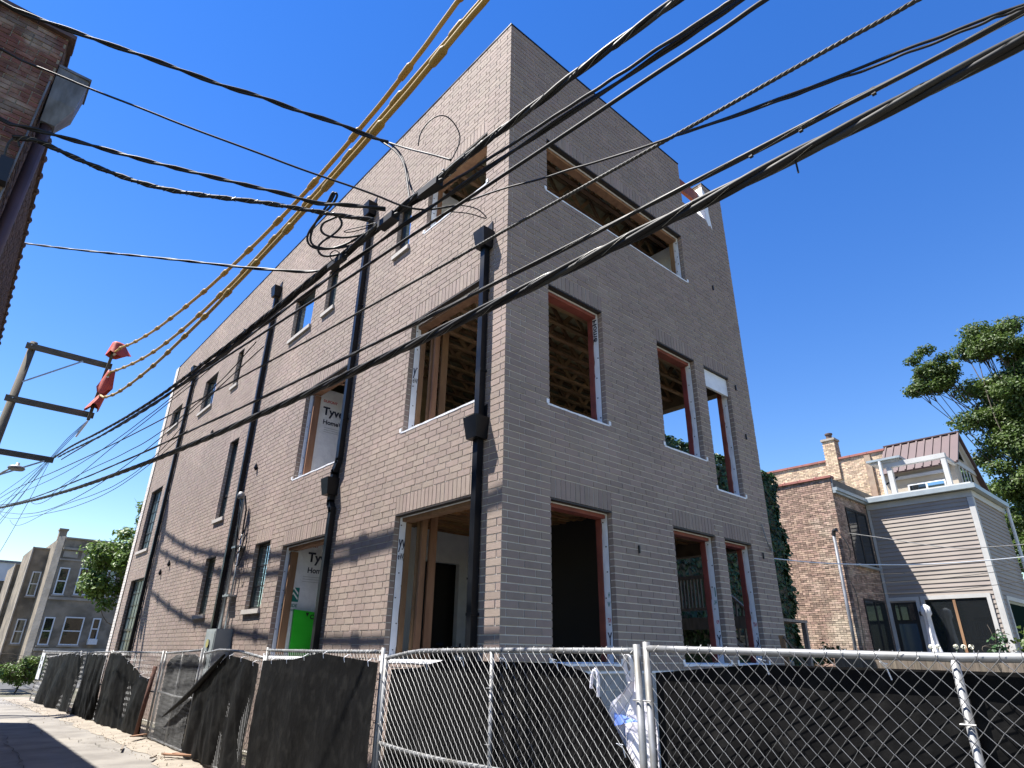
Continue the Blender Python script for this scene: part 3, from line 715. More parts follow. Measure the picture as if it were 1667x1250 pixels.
def dark_window(x0, x1, z0, z1, y, parent):
    w = MB()
    for q in ((x0,x0+.06,z0,z1),(x1-.06,x1,z0,z1),(x0+.06,x1-.06,z0,z0+.06),(x0+.06,x1-.06,z1-.06,z1),((x0+x1)/2-.04,(x0+x1)/2+.04,z0+.06,z1-.06)): w.box((q[0],y+.03,q[2]),(q[1],y+.09,q[3]))
    o = w.build('window', M_FRAME, parent)
    for a, b in ((x0+.06,(x0+x1)/2-.04),((x0+x1)/2+.04,x1-.06)):
        B('pane', (a, y+.055, z0+.06), (b, y+.06, z1-.06), M_GLASSD, o)
    B('curtain', (x0+.06, y+.1, z0), (x1-.06, y+.11, z1), mat('curtain', (.10,.11,.13), rough=.9), o)
    B('sill', (x0-.05, y-.06, z0-.08), (x1+.05, y+.1, z0-.002), M_GUTTER, o)
dark_window(18.86, 20.71, 4.87, 6.86, 2.61, bh); dark_window(18.85, 20.73, 1.42, 3.70, 2.61, bh)
B('gutter', (18.02, 2.5, 7.34), (21.0, 2.66, 7.46), M_GUTTER, bh); B('soffit', (18.02, 2.56, 7.26), (20.95, 2.66, 7.335), M_GUTTER, bh)
B('roof_flashing', (18.02, 2.63, 7.47), (18.1, 2.70, 7.84), M_GALVW, bh)
pw = MB().box((24.012, 2.5, 7.0), (24.3, 9.6, 10.12)).build('party_wall', M_CMORT, bh)
brick_face(lambda u, z, d: (24+d, u, z), 2.5, 9.6, 7.6, 10.1, .21, .0695, .012, M_COMMONY, pw, seed=13, jit=.006)
for i in range(10):
    y0 = 2.45+.72*i; zt = 10.12+.0
    B('coping_tile', (23.94, y0, zt), (24.34, y0+.71, zt+.09), M_REDTILE, bh)
B('pilaster', (23.9, 3.05, 7.9), (23.998, 3.3, 10.05), M_COMMON, bh)
chm = MB().box((23.92, 4.42, 9.2), (24.4, 4.93, 11.1)).build('chimney', M_CMORT, bh)
brick_face(lambda u, z, d: (23.9+d, u, z), 4.4, 4.95, 9.2, 11.05, .21, .0695, .012, M_COMMONY, chm, seed=14)
brick_face(lambda u, z, d: (u, 4.4+d, z), 23.9, 24.42, 9.2, 11.05, .21, .0695, .012, M_COMMON, chm, seed=15)
B('chimney_cap', (23.85, 4.36, 11.06), (24.45, 4.98, 11.16), M_STONEL, chm)
MB().lathe((24.15, 4.67, 11.16), [(.13,0),(.13,.22),(.17,.24),(.17,.30),(.1,.33)], 12).build('flue', mat('dark_flue', (.09,.06,.05), rough=.6), chm)
chm2 = B('chimney', (25.6, 10.55, 8.5), (26.1, 11.1, 11.2), M_COMMONY, bh); B('chimney_cap', (25.55, 10.5, 11.2), (26.15, 11.15, 11.3), M_STONEL, chm2)
MB().lathe((25.85, 10.8, 11.3), [(.12,0),(.12,.3),(.15,.32),(.15,.4)], 10).build('flue', M_ZINC, chm2)

# ---- grey clapboard house
M_SIDING = mat('grey_clapboard', (.29,.252,.222), (.25,.217,.192), scale=1.1, rough=.7, island=.05)
M_TRIM = mat('grey_white_trim', (.46,.46,.445), (.40,.40,.39), scale=3, rough=.6)
M_STUCCO = mat('beige_stucco', (.42,.37,.30), (.37,.325,.265), scale=3, rough=.95, bump=.3, bscale=50)
M_SEAM = mat('maroon_metal_roof', (.075,.042,.042), (.06,.034,.034), scale=1.5, rough=.5)
sh = thing('clapboard_house', 'grey clapboard house with white corner boards and maroon metal roof', 'house', (23.5, 1, 0))
cw = MB().box((21.02, -.75, 0), (25.4, 2.66, 7.22)).build('wall', M_SIDING, sh)
EXP = .148
def clap(P, u0, u1, z0, z1, skip):
    z = z0
    while z < z1:
        for s, e in intervals(u0, u1, [(h[0], h[1]) for h in skip if h[2] < z+EXP/2 < h[3]]):
            if e-s < .05: continue
            g = MB(); g.v = [P(s,z,-.03),P(e,z,-.03),P(e,z+EXP,-.006),P(s,z+EXP,-.006),P(s,z,.015),P(e,z,.015),P(e,z+EXP,.015),P(s,z+EXP,.015)]
            g.f = [(0,1,2,3),(1,0,4,5),(1,5,6,2),(2,6,7,3),(0,3,7,4)]; g.build('clapboard', M_SIDING, cw, fix=True)
        z += EXP
DO = (1.58,2.66,1.2,3.74); WI = (-.52,1.52,1.7,3.76)
clap(lambda u, z, d: (21+d, u, z), -.64, 2.56, 1.3, 7.0, [DO, WI])
clap(lambda u, z, d: (u, -.77+d, z), 21.14, 25.3, 1.3, 7.0, [(21.66,24.6,1.2,3.8)])
def trim(a, b, n='trim_board'): return B(n, a, b, M_TRIM, sh)
trim((20.955, -.82, 1.2), (21.02, -.65, 7.05), 'corner_board'); trim((21.021, -.825, 1.2), (21.14, -.77, 7.05), 'corner_board')
trim((20.955, 2.57, 3.3), (21.02, 2.655, 7.05), 'corner_board')
trim((20.95, -.83, 7.06), (21.02, 2.66, 7.28), 'frieze_board'); trim((21.021, -.835, 7.06), (25.4, -.77, 7.28), 'frieze_board')
B('gutter', (20.72, -1.02, 7.30), (20.98, 2.62, 7.46), M_GUTTER, sh); B('gutter', (20.985, -1.02, 7.30), (25.4, -.78, 7.46), M_GUTTER, sh)
B('terrace_edge', (20.86, -.9, 7.462), (25.4, 2.64, 7.54), M_TRIM, sh)
for a, b in (((20.94,2.55,1.3),(21.02,2.66,3.72)),((20.94,1.58,1.3),(21.02,1.70,3.72)),((20.94,1.58,3.721),(21.02,2.66,3.84)),
             ((20.94,1.42,1.7),(21.02,1.54,3.72)),((20.94,-.54,1.7),(21.02,-.42,3.72)),((20.94,-.54,3.721),(21.02,1.54,3.85))): trim(a, b, 'window_trim')
dr = B('door', (20.985, 1.705, 1.3), (21.03, 2.545, 3.71), M_FRAME, sh)
B('pane', (20.975, 1.83, 1.5), (20.984, 2.42, 2.95), mat('blue_door_glass', (.03,.06,.09), rough=.15), dr); B('pane', (20.975, 1.83, 3.08), (20.984, 2.42, 3.6), M_GLASSD, dr)
gw = B('window', (20.99, -.42, 1.7), (21.03, 1.42, 3.715), M_FRAME, sh)
B('pane', (20.975, -.38, 1.75), (20.989, .5, 3.66), M_GLASSD, gw); B('pane', (20.975, .58, 1.75), (20.989, 1.38, 3.66), M_GLASSD, gw); B('mullion', (20.955, .5, 1.72), (20.988, .58, 3.7), M_WOOD, gw)
lm = B('wall_lamp', (20.9, 1.555, 3.05), (20.955, 1.645, 3.2), M_TRIM, sh); B('lamp_hood', (20.88, 1.545, 3.201), (20.956, 1.655, 3.34), M_FRAME, lm)
sw = B('window', (21.8, -.80, 1.4), (24.5, -.771, 3.66), M_FRAME, sh); B('pane', (21.9, -.812, 1.5), (24.4, -.801, 3.56), mat('dark_green_pane', (.010,.020,.016), rough=.6, spec=.0), sw)
trim((21.66, -.83, 3.661), (24.6, -.772, 3.8), 'window_trim'); trim((21.66, -.83, 1.3), (21.8, -.772, 3.66), 'window_trim')
MB().tube([(25.3,-.95,7.3),(25.3,-.92,.8)], .055, 8).build('downspout', M_WHITETRIM, sh)
# upper storey set back on the terrace
uw = MB().prism([(23.0,-.12,7.5),(26.4,-.12,7.5),(26.4,-.12,8.9),(24.7,-.12,10.12),(23.0,-.12,8.9)], (0,2.6,0)).build('upper_wall', M_STUCCO, sh, fix=True)
rf = MB().prism([(22.75,-.32,8.80),(24.15,-.32,10.30),(24.2,-.32,10.24),(22.82,-.32,8.76)], (0,2.82,0)).build('metal_roof', M_SEAM, sh, fix=True)
MB().prism([(24.151,-.32,10.30),(26.8,-.32,8.2),(26.75,-.32,8.14),(24.15,-.32,10.23)], (0,2.82,0)).build('metal_roof', M_SEAM, sh, fix=True)
for i in range(10):
    y = -.3+.3*i
    MB().bar((22.74,y,8.83),(24.14,y,10.33), .03, .06, (0,1,0)).build('roof_seam', M_SEAM, rf)
B('ridge_cap', (24.06,-.33,10.29), (24.26,2.5,10.34), M_SEAM, rf)
gl = MB().prism([(23.35,-.13,9.15),(24.0,-.13,9.8),(24.55,-.13,9.15)], (0,-.02,0)).build('gable_window', M_GLASS, sh, fix=True)
for x in (23.5, 23.95, 24.4, 24.85): q = B('window', (x, -.155, 7.6), (x+.36, -.125, 8.75), M_GLASS, sh); B('mullion', (x-.07, -.17, 7.55), (x, -.122, 8.8), M_TRIM, q)
trim((23.0,-.18,8.82), (26.2,-.122,9.0))
MB().bar((23.2,-.16,9.02),(24.15,-.16,10.05), .05, .12, (0,1,0)).build('trim_board', M_TRIM, sh); MB().bar((24.2,-.16,10.05),(25.6,-.16,9.05), .05, .12, (0,1,0)).build('trim_board', M_TRIM, sh)
uwn = B('window', (22.965, .3, 7.56), (22.998, 1.62, 8.26), M_WHITETRIM, sh); B('pane', (22.95, .36, 7.6), (22.964, .92, 8.2), M_GLASS, uwn); B('pane', (22.95, 1.0, 7.6), (22.964, 1.56, 8.2), M_GLASSD, uwn)
MB().box((21.45,-.24,8.70),(21.65,1.9,8.88)).build('pergola_beam', M_TRIM, sh); B('pergola_post', (21.46,-.23,7.545),(21.64,-.07,8.695), M_TRIM, sh)
B('pergola_post', (21.46,1.62,7.545),(21.64,1.80,8.695), M_TRIM, sh); B('pergola_beam', (21.651,-.2,8.7),(22.98,-.08,8.83), M_TRIM, sh); B('terrace_rail', (22.88,.1,8.5),(22.95,2.2,8.62), M_TRIM, sh)
B('canopy', (21.3,1.2,8.98),(22.4,2.42,9.06), M_GUTTER, sh); B('canopy_soffit', (21.4,1.3,8.89),(22.35,2.3,8.979), M_TRIM, sh)
MB().tube([(21.35,1.95,8.97),(21.35,1.95,7.55)], .055, 8).build('downspout', M_WHITETRIM, sh); MB().tube([(21.35,1.95,8.0),(22.2,1.7,8.45)], .035, 6).build('pipe', M_BLACKMETAL, sh)

# ---- raised deck, timber fence, umbrella, mast
M_OLDWOOD = mat('weathered_timber', (.17,.14,.11), (.10,.082,.065), scale=3, rough=.9, stretch=(4,4,.6), island=.2, bump=.3)
dk = thing('timber_deck', 'raised timber deck behind the clapboard house', 'deck', (19.5, 1, 0))
MB().box((18.05,-.7,1.14),(20.93,2.5,1.28)).build('decking', M_OLDWOOD, dk)
for x in (18.2, 20.7):
    for y in (-.6, 2.3): B('post', (x-.06,y-.06,0), (x+.06,y+.06,1.139), M_OLDWOOD, dk)
wf = thing('timber_fence', 'weathered board fence below the clapboard house', 'fence', (15.5, -1.5, 0))
for i in range(52):
    y0 = -5.3+.152*i; h = 1.93+.025*math.sin(i*2.1)
    MB().prism([(15.5,y0,.02),(15.5,y0+.145,.02),(15.5,y0+.145,h-.03),(15.5,y0+.11,h),(15.5,y0+.035,h),(15.5,y0,h-.03)], (.02,0,0)).build('board', M_OLDWOOD, wf, fix=True)
for z in (.4, 1.6): B('fence_rail', (15.521,-5.3,z), (15.56,2.6,z+.09), M_OLDWOOD, wf)
for i in range(4): y = -5.2+2.55*i; B('fence_post', (15.561,y,0), (15.65,y+.09,1.85), M_OLDWOOD, wf)
M_CANVAS = mat('white_canvas', (.74,.73,.72), (.62,.61,.6), scale=5, rough=.9)
um = thing('patio_umbrella', 'closed white patio umbrella standing on the deck', 'umbrella', (19.9, 1.15, 1.28))
MB().tube([(19.9,1.15,1.28),(19.9,1.15,3.45)], .022, 8).build('pole', M_ZINC, um)
g = MB(); n = 20; prof = [(.03,3.50),(.13,3.42),(.15,3.2),(.10,3.12),(.11,2.7),(.13,2.4),(.14,2.28),(.20,2.02)]
for r_, z in prof:
    for k in range(n):
        rr = r_*(1+.25*math.sin(k*2*math.pi*6/n)); a = 2*math.pi*k/n; g.v.append((19.9+rr*math.cos(a), 1.15+rr*math.sin(a), z))
for i in range(len(prof)-1):
    for k in range(n): a = i*n+k; b = i*n+(k+1) % n; g.f.append((a, b, b+n, a+n))
g.build('canopy', M_CANVAS, um, smooth=True, fix=True); MB().lathe((19.9,1.15,1.28), [(.25,0),(.25,.06),(.05,.1)], 14).build('foot', M_ZINC, um)
ms = thing('service_mast', 'grey conduit mast with weatherhead by the common brick house corner', 'mast', (17.85, 2.85, 0))
MB().tube([(17.85,2.85,0),(17.85,2.85,5.75)], .055, 10).build('conduit', M_ZINC, ms, smooth=True); MB().tube([(17.85,2.85,5.75),(17.84,2.82,5.9),(17.8,2.7,5.92)], .07, 10).build('weatherhead', M_FRAME, ms)
MB().tube(chaikin([(17.8,2.7,5.9),(17.8,2.45,5.5),(17.85,2.4,5.1),(17.9,2.5,4.9)],3), .015, 6).build('cable_tail', M_FRAME, ms)
MB().tube(chaikin([(17.9,2.62,4.2),(17.92,2.5,3.8),(17.95,2.55,3.0),(17.93,2.6,1.5)],2), .015, 6).build('cable_tail', M_FRAME, ms)

# ---- timber porch and stair behind the open ground-floor windows
M_PORCH = mat('grey_porch_timber', (.26,.22,.18), (.17,.14,.115), scale=4, rough=.9, stretch=(4,4,.7), island=.15)
po = thing('timber_porch', 'grey timber porch and stair seen through the ground-floor windows', 'porch', (9.6, 2.6, 0))
B('deck_beam', (8.5,1.2,2.36), (8.6,3.3,2.62), M_PORCH, po); B('decking', (8.61,1.2,2.56), (11.0,3.3,2.62), M_PORCH, po)
B('hand_rail', (8.5,2.3,3.5), (8.58,3.3,3.58), M_PORCH, po); B('bottom_rail', (8.5,2.3,2.78), (8.58,3.3,2.84), M_PORCH, po)
for i in range(11): B('baluster', (8.52,2.32+.095*i,2.841), (8.56,2.36+.095*i,3.499), M_PORCH, po)
for y in (2.3, 3.28): B('post', (8.49,y-.05,0), (8.59,y+.05,3.66), M_PORCH, po)
MB().bar((8.54,2.25,3.5),(8.54,.9,2.3), .05, .08, (1,0,0)).build('hand_rail', M_PORCH, po); MB().bar((8.54,2.25,2.5),(8.54,.75,1.2), .05, .22, (1,0,0)).build('stair_stringer', M_PORCH, po)
for i in range(9): y = 2.12-.15*i; MB().box((8.52,y-.02,2.55-.125*i-.06),(8.56,y+.02,3.36-.132*i)).build('baluster', M_PORCH, po)
MB().bar((9.4,2.3,2.3),(9.4,.75,1.0), .05, .22, (1,0,0)).build('stair_stringer', M_PORCH, po)
for i in range(8): y = 2.2-.19*i; B('stair_tread', (8.57,y-.13,2.36-.165*i), (9.37,y+.13,2.40-.165*i), M_PORCH, po)
for x in (10.9,): 
    for y in (1.25, 3.2): B('post', (x-.05,y-.05,0), (x+.05,y+.05,2.559), M_PORCH, po)
gp = thing('metal_downpipe', 'ribbed galvanized downpipe seen through the narrow ground-floor window', 'downpipe', (8.2, 1.05, 0))
MB().tube([(8.2,.72,4.4),(8.2,.72,1.95),(8.2,.68,1.8),(8.2,.55,1.72),(8.2,.4,1.7),(8.2,.4,.05)], .05, 10).build('pipe', M_GALVW, gp)
WIRES = {
 'hoseA': [(-1.96,-7.13,12.45),(-2.05,-3.77,10.76),(-2.11,-1.38,9.95),(-2.12,-1.31,9.93),(-2.12,-1.15,9.89),(-2.13,-0.92,9.82),(-2.13,-0.63,9.75),(-2.14,-0.29,9.68),(-2.15,0.1,9.6),(-2.16,0.55,9.52),(-2.18,1.04,9.46),(-2.19,1.57,9.4),(-2.21,2.15,9.35),(-2.22,2.77,9.32),(-2.24,3.43,9.31),(-2.26,4.13,9.31),(-2.28,4.87,9.33),(-2.3,5.65,9.38),(-2.32,6.47,9.44),(-2.34,7.32,9.52),(-2.36,8.21,9.61),(-2.39,9.13,9.73),(-2.41,10.09,9.86),(-2.44,11.08,10.02),(-2.46,12.1,10.19),(-2.49,13.16,10.39),(-2.52,14.25,10.62),(-2.55,15.37,10.88),(-2.58,16.53,11.18),(-2.61,17.72,11.54)],
 'hoseB': [(-1.96,-7.82,10.8),(-2.03,-4.34,9.78),(-2.08,-1.85,9.46),(-2.08,-1.77,9.45),(-2.09,-1.6,9.43),(-2.09,-1.34,9.41),(-2.1,-1.02,9.38),(-2.11,-0.64,9.35),(-2.12,-0.2,9.31),(-2.13,0.3,9.26),(-2.14,0.85,9.22),(-2.15,1.44,9.17),(-2.16,2.09,9.13),(-2.18,2.78,9.09),(-2.19,3.52,9.05),(-2.21,4.31,9.03),(-2.22,5.13,9.01),(-2.24,6,9.01),(-2.26,6.91,9.03),(-2.28,7.86,9.07),(-2.3,8.86,9.14),(-2.32,9.89,9.23),(-2.34,10.96,9.36),(-2.36,12.06,9.51),(-2.38,13.21,9.71),(-2.41,14.39,9.94),(-2.43,15.61,10.21),(-2.46,16.87,10.51),(-2.48,18.16,10.84),(-2.51,19.48,11.2)],
 'hoseC': [(-2.39,-8.35,10),(-2.42,-4.87,8.92),(-2.43,-2.39,8.54),(-2.43,-2.31,8.53),(-2.44,-2.14,8.51),(-2.44,-1.88,8.49),(-2.44,-1.56,8.46),(-2.44,-1.18,8.43),(-2.44,-0.74,8.39),(-2.45,-0.25,8.36),(-2.45,0.3,8.33),(-2.46,0.9,8.3),(-2.46,1.54,8.28),(-2.47,2.23,8.27),(-2.47,2.97,8.26),(-2.48,3.75,8.26),(-2.48,4.58,8.27),(-2.49,5.44,8.29),(-2.49,6.35,8.31),(-2.5,7.3,8.35),(-2.51,8.29,8.4),(-2.52,9.32,8.46),(-2.52,10.38,8.54),(-2.53,11.49,8.64),(-2.54,12.63,8.77),(-2.55,13.81,8.92),(-2.56,15.02,9.1),(-2.56,16.27,9.33),(-2.57,17.56,9.62),(-2.58,18.88,9.97)],
 'K1': [(-2.41,-10.75,5.37),(-2.52,-7.26,5.63),(-2.6,-4.77,5.84),(-2.6,-4.68,5.85),(-2.61,-4.48,5.87),(-2.62,-4.19,5.89),(-2.63,-3.82,5.92),(-2.64,-3.38,5.94),(-2.66,-2.88,5.97),(-2.68,-2.31,5.99),(-2.7,-1.68,6.02),(-2.72,-0.99,6.04),(-2.74,-0.25,6.05),(-2.77,0.54,6.07),(-2.79,1.39,6.09),(-2.82,2.29,6.11),(-2.85,3.23,6.14),(-2.89,4.23,6.18),(-2.92,5.28,6.23),(-2.95,6.37,6.29),(-2.99,7.5,6.37),(-3.03,8.69,6.48),(-3.07,9.91,6.6),(-3.11,11.18,6.75),(-3.15,12.5,6.91),(-3.19,13.85,7.09),(-3.24,15.25,7.28),(-3.28,16.69,7.46),(-3.33,18.17,7.61),(-3.38,19.69,7.73)],
 'K1b': [(-2.65,-2.28,6.01),(-2.65,-2.21,6.01),(-2.65,-2.03,6.02),(-2.66,-1.78,6.02),(-2.67,-1.46,6.03),(-2.69,-1.08,6.03),(-2.7,-0.65,6.04),(-2.71,-0.16,6.04),(-2.73,0.39,6.05),(-2.75,0.98,6.06),(-2.77,1.62,6.06),(-2.79,2.3,6.08),(-2.82,3.04,6.09),(-2.84,3.81,6.11),(-2.87,4.63,6.14),(-2.9,5.49,6.18),(-2.92,6.39,6.22),(-2.95,7.33,6.28),(-2.99,8.32,6.36),(-3.02,9.34,6.45),(-3.05,10.4,6.56),(-3.09,11.49,6.68),(-3.12,12.63,6.81),(-3.16,13.8,6.97),(-3.2,15,7.12),(-3.24,16.25,7.29),(-3.28,17.52,7.45),(-3.32,18.84,7.6)],
 'K2': [(-2.35,-11.03,4.88),(-2.46,-7.56,5.25),(-2.54,-5.08,5.54),(-2.54,-5.06,5.54),(-2.54,-5.03,5.55),(-2.54,-4.99,5.55),(-2.54,-4.93,5.56),(-2.54,-4.87,5.57),(-2.55,-4.79,5.57),(-2.55,-4.7,5.58),(-2.55,-4.61,5.6),(-2.56,-4.51,5.61),(-2.56,-4.39,5.62),(-2.56,-4.27,5.63),(-2.57,-4.15,5.65),(-2.57,-4.01,5.66),(-2.58,-3.87,5.68),(-2.58,-3.71,5.7),(-2.59,-3.56,5.72),(-2.59,-3.39,5.74),(-2.6,-3.22,5.76),(-2.6,-3.04,5.78),(-2.61,-2.85,5.81),(-2.61,-2.66,5.84),(-2.62,-2.46,5.86),(-2.63,-2.26,5.9),(-2.63,-2.05,5.93),(-2.64,-1.83,5.97),(-2.65,-1.61,6.01),(-2.66,-1.38,6.05)],
 'K2b': [(-2.3,-11.05,5.04),(-2.41,-7.57,5.33),(-2.49,-5.08,5.56),(-2.49,-5.04,5.56),(-2.49,-4.96,5.57),(-2.5,-4.84,5.58),(-2.5,-4.69,5.59),(-2.51,-4.51,5.61),(-2.51,-4.3,5.63),(-2.52,-4.07,5.65),(-2.53,-3.81,5.68),(-2.54,-3.53,5.71),(-2.55,-3.23,5.73),(-2.56,-2.9,5.77),(-2.57,-2.56,5.8),(-2.58,-2.19,5.83),(-2.59,-1.8,5.86),(-2.61,-1.39,5.9),(-2.62,-0.96,5.93),(-2.63,-0.52,5.96),(-2.65,-0.05,5.99),(-2.66,0.43,6.02),(-2.68,0.93,6.04),(-2.7,1.45,6.07),(-2.71,1.99,6.09),(-2.73,2.55,6.12),(-2.75,3.12,6.14),(-2.77,3.71,6.16),(-2.79,4.32,6.19),(-2.81,4.94,6.22)],
 'K3': [(-2.1,-11.19,5.32),(-2.22,-7.7,5.49),(-2.31,-5.21,5.64),(-2.32,-5.12,5.64),(-2.32,-4.91,5.65),(-2.33,-4.62,5.67),(-2.35,-4.26,5.69),(-2.36,-3.82,5.72),(-2.38,-3.31,5.75),(-2.4,-2.75,5.79),(-2.42,-2.12,5.83),(-2.45,-1.44,5.88),(-2.47,-0.7,5.93),(-2.5,0.1,5.98),(-2.53,0.94,6.04),(-2.57,1.84,6.11),(-2.6,2.78,6.18),(-2.64,3.78,6.26),(-2.67,4.82,6.34),(-2.71,5.91,6.43),(-2.75,7.04,6.52),(-2.8,8.22,6.62),(-2.84,9.44,6.73),(-2.89,10.71,6.84),(-2.93,12.02,6.96),(-2.98,13.37,7.08),(-3.03,14.77,7.21),(-3.08,16.2,7.34),(-3.14,17.68,7.48),(-3.19,19.19,7.62)],
 'K4': [(-1.77,-11.86,4.82),(-1.92,-8.37,5.01),(-2.04,-5.88,5.17),(-2.04,-5.72,5.18),(-2.06,-5.38,5.21),(-2.08,-4.89,5.24),(-2.11,-4.26,5.28),(-2.14,-3.52,5.33),(-2.18,-2.66,5.39),(-2.22,-1.7,5.45),(-2.27,-0.64,5.52),(-2.32,0.52,5.6),(-2.38,1.78,5.69),(-2.44,3.12,5.79),(-2.5,4.56,5.9),(-2.57,6.08,6.02),(-2.65,7.68,6.15),(-2.72,9.37,6.3),(-2.8,11.13,6.46),(-2.88,12.98,6.64),(-2.97,14.91,6.83),(-3.06,16.91,7.04),(-3.15,18.98,7.26),(-3.25,21.13,7.49),(-3.35,23.35,7.74),(-3.45,25.65,7.99),(-3.56,28.01,8.24),(-3.67,30.45,8.48),(-3.78,32.95,8.7),(-3.9,35.53,8.89),(-4.17,41.5,9.33)],
 'K5': [(-2.04,-12.04,3.05),(-2.14,-8.66,3.93),(-2.21,-6.25,4.57),(-2.21,-6.23,4.58),(-2.21,-6.2,4.59),(-2.22,-6.15,4.6),(-2.22,-6.08,4.62),(-2.22,-6.01,4.64),(-2.22,-5.92,4.66),(-2.23,-5.82,4.69),(-2.23,-5.71,4.72),(-2.23,-5.59,4.75),(-2.24,-5.45,4.78),(-2.24,-5.31,4.82),(-2.25,-5.17,4.86),(-2.25,-5.01,4.91),(-2.25,-4.84,4.96),(-2.26,-4.67,5.01),(-2.27,-4.48,5.07),(-2.27,-4.29,5.13),(-2.28,-4.09,5.19),(-2.28,-3.88,5.27),(-2.29,-3.67,5.34),(-2.3,-3.44,5.43),(-2.3,-3.21,5.51),(-2.31,-2.97,5.6),(-2.32,-2.73,5.7),(-2.33,-2.47,5.79),(-2.33,-2.21,5.88),(-2.34,-1.94,5.97)],
 'K5b': [(-2.04,-12.13,3.44),(-2.14,-8.7,4.08),(-2.21,-6.25,4.56),(-2.21,-6.24,4.56),(-2.21,-6.22,4.57),(-2.21,-6.2,4.57),(-2.21,-6.17,4.58),(-2.22,-6.14,4.59),(-2.22,-6.1,4.59),(-2.22,-6.06,4.6),(-2.22,-6.01,4.62),(-2.22,-5.96,4.63),(-2.22,-5.9,4.64),(-2.22,-5.84,4.66),(-2.23,-5.77,4.68),(-2.23,-5.7,4.69),(-2.23,-5.63,4.71),(-2.23,-5.55,4.73),(-2.24,-5.47,4.76),(-2.24,-5.39,4.78),(-2.24,-5.3,4.81),(-2.24,-5.21,4.83),(-2.25,-5.12,4.86),(-2.25,-5.02,4.89),(-2.25,-4.92,4.92),(-2.26,-4.81,4.95),(-2.26,-4.71,4.99),(-2.26,-4.6,5.03),(-2.27,-4.48,5.06),(-2.27,-4.37,5.11)],
 'K6': [(-1.39,-12.24,4.89),(-1.56,-8.75,4.95),(-1.69,-6.25,5.01),(-1.7,-6.1,5.01),(-1.71,-5.75,5.02),(-1.74,-5.25,5.04),(-1.77,-4.61,5.06),(-1.81,-3.86,5.09),(-1.85,-2.99,5.12),(-1.9,-2.01,5.17),(-1.95,-0.93,5.22),(-2.01,0.25,5.28),(-2.08,1.53,5.35),(-2.14,2.9,5.44),(-2.22,4.36,5.53),(-2.3,5.9,5.64),(-2.38,7.54,5.76),(-2.46,9.25,5.88),(-2.55,11.05,6.02),(-2.65,12.93,6.17),(-2.74,14.89,6.33),(-2.85,16.92,6.51),(-2.95,19.04,6.69),(-3.06,21.22,6.89),(-3.17,23.48,7.11),(-3.29,25.82,7.34),(-3.41,28.22,7.6),(-3.54,30.7,7.9),(-3.66,33.25,8.23),(-3.79,35.87,8.6),(-4.09,41.8,9.46)],
 'K7': [(-0.85,-12.2,5.28),(-1.09,-8.71,5.22),(-1.26,-6.22,5.2),(-1.27,-6.08,5.2),(-1.3,-5.77,5.19),(-1.33,-5.32,5.19),(-1.37,-4.75,5.19),(-1.41,-4.07,5.19),(-1.47,-3.29,5.2),(-1.53,-2.41,5.21),(-1.6,-1.44,5.22),(-1.67,-0.39,5.24),(-1.75,0.76,5.27),(-1.84,1.99,5.3),(-1.93,3.29,5.35),(-2.03,4.68,5.41),(-2.13,6.14,5.47),(-2.24,7.68,5.56),(-2.35,9.29,5.65),(-2.47,10.98,5.77),(-2.59,12.73,5.9),(-2.72,14.56,6.04),(-2.85,16.45,6.2),(-2.99,18.41,6.38),(-3.13,20.44,6.58),(-3.28,22.53,6.79),(-3.43,24.69,7.02),(-3.58,26.91,7.26),(-3.74,29.19,7.51),(-3.91,31.54,7.77),(-4.32,37.49,8.42)],
 'T2': [(-2.58,3.53,6.51),(-2.58,3.63,6.5),(-2.59,3.86,6.49),(-2.61,4.2,6.48),(-2.63,4.62,6.46),(-2.66,5.12,6.43),(-2.69,5.7,6.41),(-2.72,6.35,6.39),(-2.75,7.07,6.38),(-2.79,7.86,6.36),(-2.84,8.7,6.36),(-2.88,9.61,6.36),(-2.93,10.58,6.37),(-2.98,11.61,6.39),(-3.03,12.7,6.43),(-3.09,13.84,6.48),(-3.15,15.04,6.54),(-3.21,16.28,6.62),(-3.28,17.59,6.72),(-3.35,18.94,6.83),(-3.42,20.34,6.96),(-3.49,21.8,7.1),(-3.57,23.3,7.25),(-3.64,24.85,7.41),(-3.72,26.45,7.58),(-3.81,28.1,7.74),(-3.89,29.79,7.88),(-3.98,31.53,8.01)],
 'T3': [(-2.56,3.28,6.48),(-2.57,3.35,6.47),(-2.58,3.5,6.45),(-2.59,3.72,6.43),(-2.6,4,6.41),(-2.62,4.34,6.38),(-2.64,4.72,6.36),(-2.66,5.15,6.34),(-2.68,5.63,6.32),(-2.71,6.15,6.3),(-2.74,6.71,6.29),(-2.77,7.32,6.28),(-2.8,7.96,6.27),(-2.83,8.64,6.26),(-2.87,9.36,6.25),(-2.91,10.12,6.24),(-2.95,10.91,6.22),(-2.99,11.74,6.2),(-3.03,12.61,6.17),(-3.08,13.5,6.13),(-3.12,14.43,6.1),(-3.17,15.4,6.06),(-3.22,16.4,6.04),(-3.27,17.43,6.03),(-3.32,18.49,6.06),(-3.38,19.58,6.14),(-3.44,20.71,6.3),(-3.49,21.86,6.58)],
